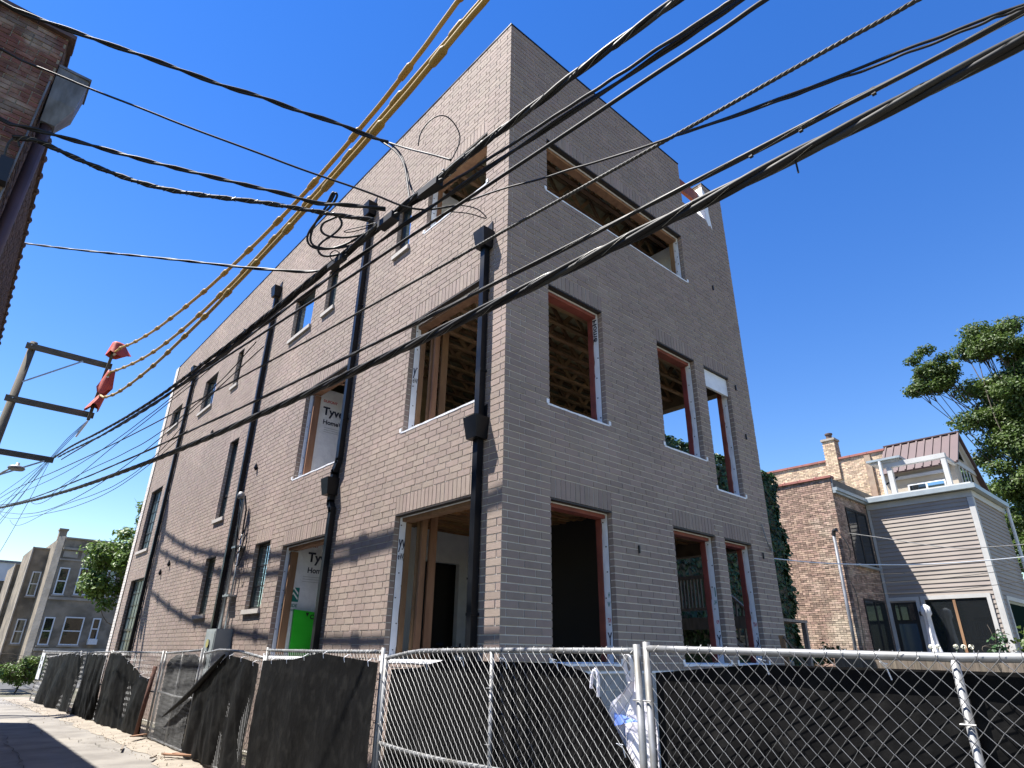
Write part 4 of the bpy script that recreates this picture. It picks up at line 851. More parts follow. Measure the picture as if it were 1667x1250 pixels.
 'T4': [(-2.55,3.01,6.19),(-2.55,3.06,6.17),(-2.56,3.19,6.14),(-2.57,3.37,6.09),(-2.58,3.59,6.03),(-2.59,3.86,5.98),(-2.61,4.16,5.91),(-2.63,4.51,5.86),(-2.64,4.89,5.8),(-2.67,5.31,5.76),(-2.69,5.76,5.72),(-2.71,6.24,5.69),(-2.74,6.76,5.68),(-2.77,7.3,5.68),(-2.79,7.88,5.69),(-2.82,8.49,5.71),(-2.86,9.12,5.75),(-2.89,9.79,5.79),(-2.92,10.48,5.84),(-2.96,11.2,5.9),(-3,11.94,5.96),(-3.04,12.72,6.02),(-3.08,13.51,6.08),(-3.12,14.34,6.13),(-3.16,15.19,6.16),(-3.2,16.06,6.18),(-3.25,16.96,6.18),(-3.29,17.89,6.16)],
 'T5': [(-2.53,2.66,5.98),(-2.54,2.76,5.97),(-2.55,2.99,5.94),(-2.57,3.31,5.9),(-2.59,3.73,5.85),(-2.61,4.22,5.79),(-2.64,4.79,5.73),(-2.67,5.43,5.66),(-2.71,6.14,5.6),(-2.75,6.92,5.54),(-2.79,7.75,5.48),(-2.83,8.65,5.44),(-2.88,9.6,5.4),(-2.93,10.61,5.38),(-2.98,11.68,5.37),(-3.04,12.81,5.39),(-3.1,13.98,5.42),(-3.16,15.21,5.48),(-3.22,16.49,5.56),(-3.29,17.83,5.67),(-3.36,19.21,5.8),(-3.43,20.64,5.97),(-3.51,22.12,6.16),(-3.58,23.65,6.37),(-3.66,25.22,6.61),(-3.74,26.84,6.86),(-3.83,28.51,7.12),(-3.91,30.22,7.39)],
 'T6': [(-2.69,5.72,5.5),(-2.69,5.79,5.48),(-2.7,5.96,5.43),(-2.71,6.2,5.37),(-2.72,6.5,5.3),(-2.74,6.86,5.23),(-2.76,7.28,5.17),(-2.79,7.74,5.12),(-2.81,8.26,5.08),(-2.84,8.82,5.06),(-2.87,9.43,5.06),(-2.9,10.08,5.07),(-2.94,10.78,5.11),(-2.98,11.52,5.15),(-3.01,12.29,5.21),(-3.06,13.11,5.28),(-3.1,13.97,5.35),(-3.14,14.87,5.42),(-3.19,15.8,5.49),(-3.24,16.77,5.54),(-3.29,17.78,5.58),(-3.34,18.82,5.62),(-3.39,19.9,5.66),(-3.45,21.01,5.7),(-3.51,22.16,5.77),(-3.57,23.34,5.9),(-3.63,24.56,6.1),(-3.69,25.81,6.44)],
 'T7': [(-2.67,5.45,5.32),(-2.68,5.54,5.3),(-2.69,5.75,5.27),(-2.7,6.04,5.22),(-2.72,6.41,5.17),(-2.74,6.85,5.11),(-2.77,7.35,5.06),(-2.8,7.92,5.02),(-2.83,8.55,4.99),(-2.86,9.24,4.97),(-2.9,9.98,4.97),(-2.94,10.78,4.99),(-2.98,11.63,5.03),(-3.03,12.53,5.08),(-3.07,13.48,5.15),(-3.12,14.48,5.23),(-3.18,15.53,5.33),(-3.23,16.62,5.44),(-3.29,17.76,5.56),(-3.35,18.95,5.68),(-3.41,20.18,5.81),(-3.47,21.45,5.95),(-3.54,22.76,6.1),(-3.61,24.12,6.26),(-3.68,25.52,6.45),(-3.75,26.97,6.67),(-3.82,28.45,6.93),(-3.9,29.97,7.27)],
 'W1': [(-8.93,0.75,8.57),(-6.43,0.8,7.97),(-6.11,0.65,7.9),(-5.79,0.5,7.84),(-5.52,0.37,7.78),(-5.14,0.18,7.71),(-4.75,-0,7.63),(-4.35,-0.19,7.54),(-4.05,-0.35,7.51),(-3.66,-0.53,7.42),(-3.25,-0.74,7.36),(-2.96,-0.87,7.28),(-2.72,-0.99,7.24)],
 'W1f': [(-2.72,-0.99,7.24),(-2.71,-1.47,6.8),(-2.71,-1.92,6.41),(-2.7,-2.29,6.08)],
 'W1d': [(-2.79,-0.93,7.26),(-2.71,-1.2,6.96),(-2.68,-1.37,6.67),(-2.69,-1.5,6.28),(-2.7,-1.58,6.06)],
 'W1e': [(-2.72,-0.99,7.24),(-2.66,-1.2,6.98),(-2.64,-1.35,6.64),(-2.65,-1.47,6.33),(-2.63,-1.57,6.14),(-2.66,-1.59,6.02)],
 'ring': [(-2.97,-2.12,6.2),(-2.99,-2.17,6.32),(-2.95,-2.28,6.44),(-2.87,-2.37,6.48),(-2.78,-2.41,6.42),(-2.7,-2.42,6.31),(-2.68,-2.39,6.22),(-2.69,-2.31,6.11),(-2.7,-2.28,6.07)],
 'W2': [(-8.77,0.75,7.99),(-6.27,0.8,7.39),(-5.78,0.47,7.18),(-5.49,0.29,7.05),(-5,-0.04,6.85),(-4.64,-0.28,6.69),(-4.01,-0.71,6.44),(-3.61,-0.97,6.28),(-3.04,-1.37,6.07),(-2.76,-1.55,5.94),(-2.64,-1.65,5.91),(-2.53,-1.74,5.91),(-2.34,-1.94,5.96)],
 'W3': [(-8.55,0.75,7.18),(-6.05,0.8,6.58),(-5.83,0.67,6.56),(-5.38,0.42,6.48),(-4.96,0.19,6.4),(-4.55,-0.04,6.34),(-3.86,-0.44,6.24),(-3.61,-0.59,6.21),(-3.34,-0.73,6.15),(-3.15,-0.86,6.17),(-2.95,-1,6.17),(-2.73,-1.14,6.17)],
 'W4': [(-5.91,0.8,6.47),(-5.73,0.69,6.48),(-5.51,0.6,6.4),(-5.14,0.45,6.29),(-4.7,0.24,6.19),(-4.24,-0.03,6.17),(-3.8,-0.3,6.18),(-3.54,-0.45,6.17),(-3.07,-0.72,6.15),(-2.74,-0.91,6.15)],
 'W5': [(-6.15,8,9.04),(-5.75,7.12,8.67),(-4.94,5.31,7.95),(-4.06,3.31,7.19),(-3.3,1.59,6.51),(-3.11,1.15,6.35),(-2.8,0.45,6.1),(-2.71,0.15,6.07)],
 'loop1': [(-3.13,-0.14,6.63),(-3,-0.25,6.62),(-3,-0.34,6.76),(-2.96,-0.35,6.72),(-2.98,-0.26,6.61),(-3.07,-0.09,6.44),(-3.11,0.05,6.27),(-3.04,0.05,6.15),(-2.89,-0.06,6.13),(-2.74,-0.22,6.18),(-2.57,-0.46,6.33)],
 'loop2': [(-3.13,-0.14,6.63),(-3.03,-0.23,6.61),(-3.02,-0.32,6.77),(-2.99,-0.33,6.73),(-3.02,-0.23,6.62),(-3.06,-0.13,6.49),(-3.08,-0.03,6.36),(-3.06,0.04,6.2),(-2.95,-0.02,6.14),(-2.76,-0.19,6.15),(-2.59,-0.38,6.22)],
 'loop3': [(-2.89,-0.28,6.5),(-2.82,-0.29,6.41),(-2.86,-0.19,6.31),(-2.97,-0.04,6.2),(-2.96,0.01,6.11),(-2.88,-0.02,6.05),(-2.72,-0.2,6.09),(-2.58,-0.39,6.2)],
 'loop4': [(-2.89,-0.28,6.5),(-2.93,-0.23,6.47),(-3.01,-0.13,6.42),(-3,-0.08,6.33),(-2.91,-0.13,6.27),(-2.71,-0.3,6.26),(-2.51,-0.53,6.35)],
 'loop5': [(-2.54,-0.55,6.43),(-2.64,-0.43,6.39),(-2.77,-0.3,6.35),(-2.8,-0.26,6.32),(-2.72,-0.33,6.32),(-2.56,-0.51,6.39)],
 'loop6': [(-2.75,-0.17,6.09),(-2.81,-0.14,6.13),(-2.85,-0.08,6.08),(-2.8,-0.07,6.01),(-2.73,-0.13,6),(-2.73,-0.17,6.07)],
 'loop7': [(-2.34,-1.94,5.96),(-2.2,-2.06,5.93),(-2.11,-2.1,5.86),(-2.08,-2.1,5.82),(-2.23,-2,5.88),(-2.41,-1.85,5.89)],
 'R1': [(7.32,0.03,3.62),(8.23,-0.45,3.57),(9.5,-1.18,3.59),(10.81,-1.96,3.67),(11.76,-2.54,3.78),(12.69,-3.12,3.9),(13.43,-3.6,4.02)],
 'R2': [(17.9,2.35,5.77),(17.19,1.05,5.36),(16.56,-0.12,4.96),(16,-1.15,4.66),(15.47,-2.11,4.55),(15.09,-2.79,4.49),(14.69,-3.49,4.43)],
 'R3': [(17.8,2.65,4.07),(17.27,0.66,3.99),(16.87,-0.76,4),(16.39,-2.42,4.06),(16.18,-3.15,4.08)],
 'R4': [(17.8,2.64,3.79),(17.24,0.39,3.63),(16.77,-1.31,3.68),(16.48,-2.33,3.75),(16.27,-3.06,3.79)],
 'R5': [(17.8,2.56,4.4),(17.75,1.1,4.3),(17.68,-0.13,4.28),(17.54,-2.27,4.34),(17.48,-3.02,4.38)],
}
# ================================================================ utility pole and overhead lines
M_POLE = mat('weathered_pole', (.11,.095,.07), (.065,.055,.042), scale=3, rough=.9, stretch=(5,5,.4), bump=.4)
M_ARM = mat('grey_crossarm', (.095,.085,.065), (.055,.05,.04), scale=3, rough=.9, stretch=(.8,5,5), bump=.3)
M_CABLE = mat('black_cable', (.006,.006,.007), (.012,.012,.014), scale=4, rough=.5, rough2=.65, spec=.3)
M_CABLEG = mat('grey_cable', (.035,.035,.034), (.022,.022,.022), scale=8, rough=.6, spec=.3)
M_STRAND = mat('steel_strand', (.24,.24,.23), (.16,.16,.155), scale=20, rough=.45, metal=.6)
M_HOSE = mat('yellow_line_hose', (.36,.225,.05), (.28,.17,.04), scale=2, rough=.65, c3=(.33,.25,.13), scale3=.3, spec=.3)
M_HOSEC = mat('yellow_hose_coupling', (.30,.185,.04), (.23,.14,.035), scale=3, rough=.65, spec=.3)
M_RED = mat('red_insulating_blanket', (.42,.055,.03), (.32,.035,.022), scale=3, rough=.7, bump=.4, bscale=6)
M_CERAM = mat('insulator_grey', (.5,.47,.42), rough=.35)

PY = 20.0
up = thing('utility_pole', 'wooden utility pole with double crossarm frame and street lamp', 'utility pole', (-4.98, PY, 0))
MB().tube([(-5.12,PY,-.3),(-5.06,PY,6),(-4.95,PY,11.75)], [.17,.15,.115], 14).build('pole', M_POLE, up, smooth=True)
B('crossarm', (-5.15,PY-.23,11.42), (-2.5,PY-.12,11.62), M_ARM, up); B('crossarm', (-5.2,PY-.23,9.42), (-2.6,PY-.12,9.62), M_ARM, up)
B('crossarm', (-6.1,PY-.23,7.6), (-3.35,PY-.12,7.78), M_ARM, up)
MB().bar((-2.74,PY-.29,9.3),(-2.60,PY-.29,12.2), .10, .10, (0,1,0)).build('strut', M_ARM, up)
MB().bar((-4.9,PY-.27,10.15),(-3.42,PY-.27,11.42), .05, .03, (0,1,0)).build('brace', M_GALV, up); MB().bar((-4.9,PY-.27,6.75),(-3.6,PY-.27,7.6), .05, .03, (0,1,0)).build('brace', M_GALV, up)
for (x, z) in ((-5.0,11.52),(-2.63,11.52),(-5.0,9.52),(-2.7,9.52),(-5.0,7.69)): MB().tube([(x,PY-.33,z),(x,PY-.08,z)], .022, 8).build('bolt', M_GALV, up)
for (x, z) in ((-2.56,11.95),(-2.6,10.95),(-2.64,10.2)): MB().tube([(x,PY-.36,z),(x+.02,PY-.62,z)], [.05,.045], 10).build('insulator', M_CERAM, up)
la = MB().tube(chaikin([(-4.9,PY,6.6),(-4.6,PY-.6,6.95),(-4.4,PY-1.0,7.05)],2), .03, 8).build('lamp_arm', M_GALV, up)
MB().lathe((-4.3,PY-1.1,7.05), [(.05,-.08),(.2,-.07),(.24,-.02),(.2,.04),(.06,.07),(.05,.16),(.01,.17)], 14).build('lamp_head', M_GALVW, la, smooth=True)
for k in range(7):      # service drops fanning down from the low crossarm
    a = Vector((-3.45-.02*k, PY-.18, 7.6)); b = Vector((-4.2-(.9*k)%2.3-.25*k, PY+8+(5.3*k)%13, 3.6+(1.7*k)%2.2))
    pts = [a.lerp(b, t/10)+Vector((0,0,-.9*math.sin(math.pi*t/10))) for t in range(11)]
    o = MB().tube(pts, .008, 5).build('service_drop', M_CABLE); tag(o, 'thin service wire fanning down from the low crossarm of the utility pole', 'wire', 'service wires fanning from the pole')
for k in range(3):
    a = Vector((-2.72-.01*k, PY-.3, 9.3)); b = Vector((-3.4-.03*k, PY-.2, 7.75))
    tag(MB().tube([a, a.lerp(b,.5)+Vector((-.03*k,0,0)), b], .01, 5).build('jumper_wire', M_CABLE), 'jumper wire hanging from crossarm frame to low crossarm', 'wire', 'jumper wires on the pole')
tag(MB().tube([(-2.74,PY-.34,9.25),(-2.8,PY-.34,9.1),(-2.95,PY-.34,8.6)], [.03,.045,.03], 8).build('hanging_insulator', M_CERAM), 'pale strain insulator hanging below the crossarm frame', 'insulator')

def blanket(c, w, h, label, seed, tilt=0.0):
    """stiff rubber sheet folded over, spreading in x as it hangs"""
    g = MB(); n, m = 13, 8; c = Vector(c)
    for i in range(n):
        a = 2*math.pi*i/n
        for j in range(m):
            t = j/(m-1); rx = w*(.32+.36*t)*(1+.25*math.sin(3*a+seed)+.12*math.sin(5*a+seed*2)); ry = .10+.16*t
            g.v.append((c.x+rx*math.cos(a)+tilt*t*h, c.y+ry*math.sin(a), c.z-h*t*(1-.22*math.sin(2*a+seed)*t)))
    for i in range(n):
        k = (i+1) % n
        for j in range(m-1): g.f.append((i*m+j, k*m+j, k*m+j+1, i*m+j+1))
    g.f.append(tuple(i*m for i in range(n)))
    o = g.build('insulating_blanket', M_RED, smooth=True, fix=True); return tag(o, label, 'insulating blanket')
blanket((-2.55,PY-.5,12.4), .52, .5, 'red rubber blanket draped over the top end of the crossarm strut', 1, .15)
blanket((-2.5,PY-.45,11.25), .36, .85, 'red rubber blanket hanging midway on the crossarm strut', 2, -.1)
blanket((-2.52,PY-.45,10.3), .3, .6, 'small crumpled red blanket at the lowest hose end', 5, -.35)

def resample(pts, step=.25):
    pts = chaikin(pts, 2); out = [pts[0]]; acc = 0
    for a, b in zip(pts, pts[1:]):
        d = (b-a).length; s = step*min(3, max(.5, ((a-CAM).length)/8))
        n = max(1, int(d/s))
        for i in range(1, n+1): out.append(a.lerp(b, i/n))
    return out
def helix(path, R, phase, pitch, sgn=1):
    out = []; L = 0
    for i, p in enumerate(path):
        t = (path[min(i+1, len(path)-1)]-path[max(i-1, 0)]).normalized()
        if i: L += (p-path[i-1]).length
        u = t.cross(Vector((0,0,1))).normalized(); w = u.cross(t); a = phase+sgn*2*math.pi*L/pitch
        out.append(p+u*R*math.cos(a)+w*R*math.sin(a))
    return out
# ---- yellow hoses over the high-voltage lines
for key, lab in (('hoseA','yellow rubber hose on the highest line, ending at the topmost red blanket'),('hoseB','yellow rubber hose on the middle line, ending at the crossarm strut'),('hoseC','yellow rubber hose on the lowest of the three covered lines')):
    path = resample(WIRES[key], .35); h = thing('line_hose', lab, 'line hose', tuple(path[0]), 'yellow hoses covering the high-voltage lines')
    end = {'hoseA':(-2.58,PY-.6,11.97),'hoseB':(-2.6,PY-.6,10.96),'hoseC':(-2.64,PY-.6,10.2)}[key]
    path[-1] = Vector(end)
    MB().tube(path, .036, 10).build('hose', M_HOSE, h, smooth=True)
    L = 0; nxt = .5+{'hoseA':0,'hoseB':.5,'hoseC':.9}[key]; k = 0
    for a, b in zip(path, path[1:]):
        d = (b-a).length
        while L+d > nxt:
            p = a.lerp(b, (nxt-L)/d); t = (b-a).normalized()
            MB().tube([p-t*.17,p-t*.15,p-t*.12,p+t*.09,p+t*.12,p+t*.14], [.038,.044,.058,.054,.048,.038], 10).build('coupling', M_HOSEC, h, smooth=True); nxt += 1.42
        L += d

# ---- cable bundles and wires
def cable(key, label, r=.01, strands=1, R=0, pitch=.8, m=None, lash=0, group=None, cat='cable', step=.25):
    path = resample(WIRES[key], step); m = m or M_CABLE
    if strands == 1 and not lash:
        return tag(MB().tube(path, r, 6).build('overhead_cable', m, smooth=True), label, cat, group)
    t = thing('overhead_cable', label, cat, tuple(path[0]), group)
    for s in range(strands):
        MB().tube(helix(path, R, 2*math.pi*s/strands, pitch), r, 7).build('strand', m if s else (m if strands < 3 else M_CABLEG), t, smooth=True)
    if lash:
        fine = []
        for a, b in zip(path, path[1:]):
            n = 4
            for i in range(n): fine.append(a.lerp(b, i/n))
        for ph in (0, 2.6): MB().tube(helix(fine, R+r*.75, ph, lash), .0025, 4).build('lashing_wire', M_STRAND, t)
    return t
cable('K7', 'thickest black cable bundle, lashed with bright wire, sloping across the facade', .026, 4, .03, 2.6, lash=1.1, step=.12)
cable('K6', 'single black cable just above the thickest lashed bundle', .016, 2, .007, 4.0, lash=1.4, step=.2)
cable('K1', 'twisted cable bundle carrying the coils of spare cable', .017, 3, .017, 1.3, lash=.6, step=.14)
cable('K1b', 'slimmer cable running tight under the coil-carrying bundle', .018, 2, .012, 1.5)
cable('K2', 'thin cable meeting the black splice box above the corner', .014)
cable('K2b', 'pale-edged paired cable running just under the splice box', .013, 2, .011, 2.2, step=.2)
cable('K3', 'smooth single black cable between the paired cable and the thin rope wire', .018)
cable('K4', 'thin ribbed rope-like wire crossing the two-tone forked wire', .0095, 3, .006, .12, M_CABLEG, step=.03)
cable('K5', 'forked thin wire with a pale sheath that ends at a clamp over the facade', .009)
cable('K5b', 'second thin wire of the fork above the roof notch', .0075)
for k, l in (('T2','topmost thin wire branching from the coil-carrying bundle toward the pole'),('T3','thin wire crossing the topmost branch wire near the pole'),('T4','thin wire branching past the small upper window toward the pole'),('T5','longest sagging branch wire, dipping under the thickest bundle')):
    cable(k, l, .009, group='thin wires branching to the pole', cat='wire')
for k, l in (('T6','slack thin wire drooping below the thickest bundle, the shorter of two'),('T7','slack thin wire drooping below the thickest bundle, the longer of two')): cable(k, l, .007, group='slack drooping wires', cat='wire')
cable('W1', 'twisted service cable from the old brick parapet to the coil bundle', .016, 2, .013, .9, step=.1)
cable('W2', 'straight thin wire from the old brick wall to the clamp over the facade', .011)
cable('W3', 'pale twisted service cable from the old brick wall below the leader box', .014, 2, .012, .7, step=.1)
cable('W4', 'black lashed cable from the junction box on the old brick wall', .018, 2, .012, .5, lash=.16, step=.1)
cable('W5', 'lowest service cable coming from the old brick building', .014, 2, .008, 1.5, step=.2)
for k, l in (('W1f','steel strain wire tying the parapet cable to the bundle'),('W1d','drip loop dropping from the parapet cable, outer curve'),('W1e','drip loop dropping from the parapet cable, inner curve'),('ring','single big wire ring standing above the bundle')):
    cable(k, l, .011 if k != 'ring' else .006, cat='wire', step=.05)
for k, l in (('loop1','widest loop of spare black cable, with a narrow bight at its top'),('loop2','second tall loop of spare cable nested inside the widest loop'),('loop3','lower spare cable loop hanging from the lashed junction-box cable'),('loop4','inner round spare cable loop crossing the second leader head')): cable(k, l, .014, cat='cable coil', group='loops of spare cable', step=.05)
for k, l in (('loop5','flat grey wire loop in front of the second leader head'),('loop6','small curled wire tail under the bundle'),('loop7','thin wire curl at the clamp end')): cable(k, l, .006, cat='wire', step=.04)
cable('R1', 'white cable strung from the new building end wall past the clapboards', .012, m=M_WHITETRIM)
cable('R2', 'pale cable sloping from the conduit mast in front of the clapboards', .012, m=M_STRAND)
for k, l in (('R3','middle faint wire stretched in front of the clapboards'),('R4','lowest faint wire stretched in front of the clapboards'),('R5','highest faint wire stretched in front of the clapboards')): cable(k, l, .008, m=M_CABLEG, group='faint wires before the clapboards', cat='wire')
def splice(p, d, l, r, label, name='splice_box'):
    p = Vector(p); d = Vector(d).normalized(); t = thing(name, label, 'splice box', tuple(p))
    MB().bar(p-d*l/2, p+d*l/2, r*2, r*1.7).build('case', M_CABLE, t)
    for s in (-1, 1): MB().tube([p+d*s*l/2, p+d*s*(l/2+.06)], [r*.6, r*.35], 8).build('end_seal', M_CABLE, t)
def wp(key, y):
    w = WIRES[key]
    for a, b in zip(w, w[1:]):
        if (a[1]-y)*(b[1]-y) <= 0: t = (y-a[1])/(b[1]-a[1]+1e-9); return Vector(a).lerp(Vector(b), t), (Vector(b)-Vector(a))
    return Vector(w[0]), Vector(w[1])-Vector(w[0])
for y, l, r, lab in ((-1.2,.28,.05,'larger black splice case on the coil-carrying bundle'),(-1.95,.3,.042,'upper slim splice case under the big wire ring'),(-.1,.34,.035,'long flat splice case below the spare cable loops')):
    p, d = wp('K1', y); splice(p+Vector((0,0,-.05)), d, l, r, lab)
for key, y in (('K1',-2.2),('K1',-1.0),('K1',2.6)):
    p, d = wp(key, y); g = MB()
    for k in range(4): a = k*1.6; g.tube([p, p+Vector((.05*math.cos(a), .06*math.sin(a), .05*math.sin(a*2)))], .012, 5)
    tag(g.build('cable_clamp', M_STRAND), {-2.2:'steel clamp where the strain wire meets the bundle',-1.0:'steel clamp beside the second leader head',2.6:'pale clamp on the bundle over the third downspout'}[y], 'clamp')
for y in (-5.05, -4.7, -5.5):
    p, d = wp('K6', y); tag(MB().box((p.x-.012,p.y-.012,p.z-.035),(p.x+.012,p.y+.012,p.z+.018)).build('cable_tie', M_CABLE), 'small black tie on the single cable above the thickest bundle', 'cable tie', 'ties on the single cable')
p, d = wp('K7', -4.85); tag(MB().tube([p+Vector((0,0,-.04)),p+Vector((.005,0,-.16))], .007, 5).build('cable_tail', M_CABLE), 'short wire end hanging from the thickest bundle', 'wire')
# ================================================================ temporary fence
M_MESH = mat('chain_link_wire', (.17,.173,.176), (.12,.123,.126), scale=30, rough=.5, metal=.4)
M_SCREEN = mat('black_screen_cloth', (.0018,.0018,.002), (.0032,.0032,.0035), scale=4, rough=.7, bump=.55, bscale=7, c3=(.009,.0088,.0085), scale3=7, spec=.10)  # paler mottle is dust plus leaf-shadow dapple put into the colour
M_RUST = mat('rusty_steel', (.10,.04,.025), (.06,.025,.018), scale=12, rough=.85, bump=.3)
FX = [(-9,-1.8),(-7.2,-1.78),(-3.44,-1.75),(0.06,-1.52),(3.9,-1.25),(7.5,-1.05),(10.3,-1.0),(14.6,-1.15),(18,-1.3),(24,-1.55),(30,-1.7)]
def fx(y):
    for a, b in zip(FX, FX[1:]):
        if a[0] <= y <= b[0]: return a[1]+(b[1]-a[1])*(y-a[0])/(b[0]-a[0])
    return FX[0][1] if y < FX[0][0] else FX[-1][1]
def interp(tab, y):
    if y <= tab[0][0]: return tab[0][1]
    for a, b in zip(tab, tab[1:]):
        if y <= b[0]: return a[1]+(b[1]-a[1])*(y-a[0])/(b[0]-a[0])
    return tab[-1][1]
def chain_link(y0, y1, top, zb, parent, seed, pitch=.041, r=.0021, near=True):
    g = MB(); rng = random.Random(seed); n = int((y1-y0)/pitch)
    # shared node grid with a little slack
    def node(i, k):
        y = y0+i*pitch; z = interp(top, y)-.012-k*pitch
        h = mnoise.noise((y*3.1+seed, z*3.3, 1.7))*.02+mnoise.noise((y*9+seed, z*9, 5.1))*.006
        return Vector((fx(y)-.028+.012*mnoise.noise((y*2, z*2, seed)), y+h, z+h*.6))
    for i in range(n):
        kmax = int((interp(top, y0+i*pitch)-zb)/pitch)
        pts = [node(i+((k+i) % 2), k)+Vector((.003 if (k+i) % 2 else -.003, 0, 0)) for k in range(kmax+1)]
        g.tube(pts, r, 4 if near else 3, caps=False)
        if i % 2 == 0:          # twisted selvage at the rail
            p = pts[0]; q = p+Vector((.0, rng.uniform(-.03,.03), rng.uniform(.02,.05))); g.tube([p, q], r, 3, caps=False); g.tube([p, p+Vector((.03,rng.uniform(-.02,.02),.035)), p+Vector((.05,0,.0))], r, 3, caps=False)
    return tag(g.build('chain_link', M_MESH, parent), kind='stuff')
def fence_panel(label, posts, top, mid=None, zb=.06, seed=1, mesh=True, near=True, bottom=True):
    y0, y1 = posts[0], posts[-1]
    t = thing('fence_panel', label, 'fence panel', (fx((y0+y1)/2), (y0+y1)/2, 0), 'temporary chain-link fence panels')
    for i, y in enumerate(posts):
        e = i in (0, len(posts)-1)
        MB().tube([(fx(y), y, 0.0), (fx(y), y, interp(top, y)+(.04 if e else -.01))], .024 if e else .019, 10).build('post', M_GALVW, t, smooth=True)
    ys = [y0+(y1-y0)*k/14 for k in range(15)]
    MB().tube([(fx(y), y, interp(top, y)) for y in ys], .021, 10).build('top_rail', M_GALVW, t, smooth=True)
    if mid: MB().tube([(fx(y), y, mid+.015*math.sin(y*2)) for y in ys], .019, 8).build('middle_rail', M_GALVW, t, smooth=True)
    if bottom: MB().tube([(fx(y), y, zb+.01) for y in ys], .018, 8).build('bottom_rail', M_GALVW, t, smooth=True)
    if mesh: chain_link(y0+.03, y1-.03, top, zb, t, seed, near=near, pitch=.041 if near else .06)
    for i, y in enumerate(posts):
        for z in (.5, 1.1, 1.5): MB().tube([(fx(y)-.03,y-.03,z),(fx(y)-.03,y+.03,z),(fx(y)+.03,y+.03,z+.004)], .004, 4).build('tie_wire', M_MESH, t)
    return t
TR = [(-7,1.78),(-5.2,1.765),(-3.44,1.80)]; TM = [(-3.42,1.785),(-1.82,1.785),(-.6,1.775),(.06,1.70)]
T3 = [(.12,1.765),(2,1.76),(3.88,1.77)]; T4 = [(3.95,1.66),(5.2,1.75),(6.4,1.77),(7.4,1.70)]; T5 = [(7.55,1.76),(10.1,1.69)]; T6 = [(10.3,1.70),(14.6,1.69)]; T7 = [(14.7,1.69),(18,1.65)]; T8 = [(18.1,1.66),(23.9,1.66)]
fence_panel('chain-link fence panel in front of the weathered board fence, backed by black screen', [-6.95,-5.18,-3.48], TR, None, seed=1)
fence_panel('chain-link fence panel with the white bag and a middle rail', [-3.40,-1.82,.04], TM, .93, seed=2)
fence_panel('fence panel wholly covered by the dusty black screen', [.12,2.0,3.86], T3, None, seed=3)
fence_panel('fence panel with sagging rail and half-fallen black screen', [3.95,5.6,7.35], T4, None, seed=4)
fence_panel('fence panel with wavy dark netting beside the rusty post', [7.55,8.8,10.1], T5, .92, seed=5)
fence_panel('fence panel under the crumpled draped screen', [10.35,12.4,14.55], T6, .9, seed=6, near=False)
fence_panel('fence panel between the crumpled screen and the end panel, gap at its foot', [14.7,16.3,17.95], T7, .9, seed=7, near=False)
fence_panel('end fence panel beside the green shrub with a white notice', [18.1,21,23.9], T8, .9, seed=8, near=False)

def screen(label, y0, y1, top, bot, off, seed, amp=.025, ny=70, nz=34, fold=3.0, name='screen_cloth', ripple=0.0):
    g = MB()
    for j in range(ny+1):
        y = y0+(y1-y0)*j/ny; zt = top(y) if callable(top) else interp(top, y); zbm = bot(y) if callable(bot) else bot
        for k in range(nz+1):
            t = k/nz; z = zt+(zbm-zt)*t
            w = amp*(1.3*mnoise.noise((y*fold*.8+.5*z, z*.45, seed))+.45*abs(mnoise.noise((y*fold*1.7-z*.9, z*.8, seed+9)))+.10*mnoise.noise((y*6, z*5, seed+3)))*(0.2+t**.6)
            w += ripple*math.sin(z*75+4*mnoise.noise((y*2, z, 3)))
            g.v.append((fx(y)+off+w-.012*math.sin(t*math.pi), y+.5*w, z))
    for j in range(ny):
        for k in range(nz): a = j*(nz+1)+k; g.f.append((a, a+1, a+nz+2, a+nz+1))
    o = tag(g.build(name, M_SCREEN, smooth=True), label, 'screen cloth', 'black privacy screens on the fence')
    for q in range(int((y1-y0)/.62)):     # wire ties through the hem
        y = y0+.2+.62*q; zt = top(y); x = fx(y)+off
        MB().tube([(x-.012,y,zt-.05),(x-.02,y+.01,zt+.0),(fx(y)-.025,y+.015,zt+.03),(fx(y)+.02,y,zt+.02)], .0035, 4).build('tie', M_TAPE, o)
    return o
S = lambda *p: (lambda y: interp(p, y))
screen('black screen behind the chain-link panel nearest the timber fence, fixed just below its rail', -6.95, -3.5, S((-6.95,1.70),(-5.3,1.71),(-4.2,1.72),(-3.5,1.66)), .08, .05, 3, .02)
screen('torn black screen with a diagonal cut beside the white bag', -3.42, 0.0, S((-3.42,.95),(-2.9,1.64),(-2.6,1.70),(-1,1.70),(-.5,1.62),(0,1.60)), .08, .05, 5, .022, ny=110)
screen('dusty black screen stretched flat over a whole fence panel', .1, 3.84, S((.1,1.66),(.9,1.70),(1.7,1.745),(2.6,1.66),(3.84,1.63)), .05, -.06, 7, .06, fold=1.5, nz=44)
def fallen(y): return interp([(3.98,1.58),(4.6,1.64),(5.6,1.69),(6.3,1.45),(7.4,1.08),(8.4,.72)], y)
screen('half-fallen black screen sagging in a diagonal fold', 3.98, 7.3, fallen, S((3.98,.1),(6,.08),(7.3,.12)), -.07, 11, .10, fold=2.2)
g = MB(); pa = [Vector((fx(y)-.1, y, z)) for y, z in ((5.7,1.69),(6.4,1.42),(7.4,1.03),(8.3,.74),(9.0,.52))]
g.tube(chaikin(pa,2), [.02+.03*math.sin(math.pi*i/16) for i in range(len(chaikin(pa,2)))], 7); tag(g.build('rolled_screen_edge', M_SCREEN, smooth=True), 'rolled edge of black screen trailing down beside the wavy netting', 'screen cloth')
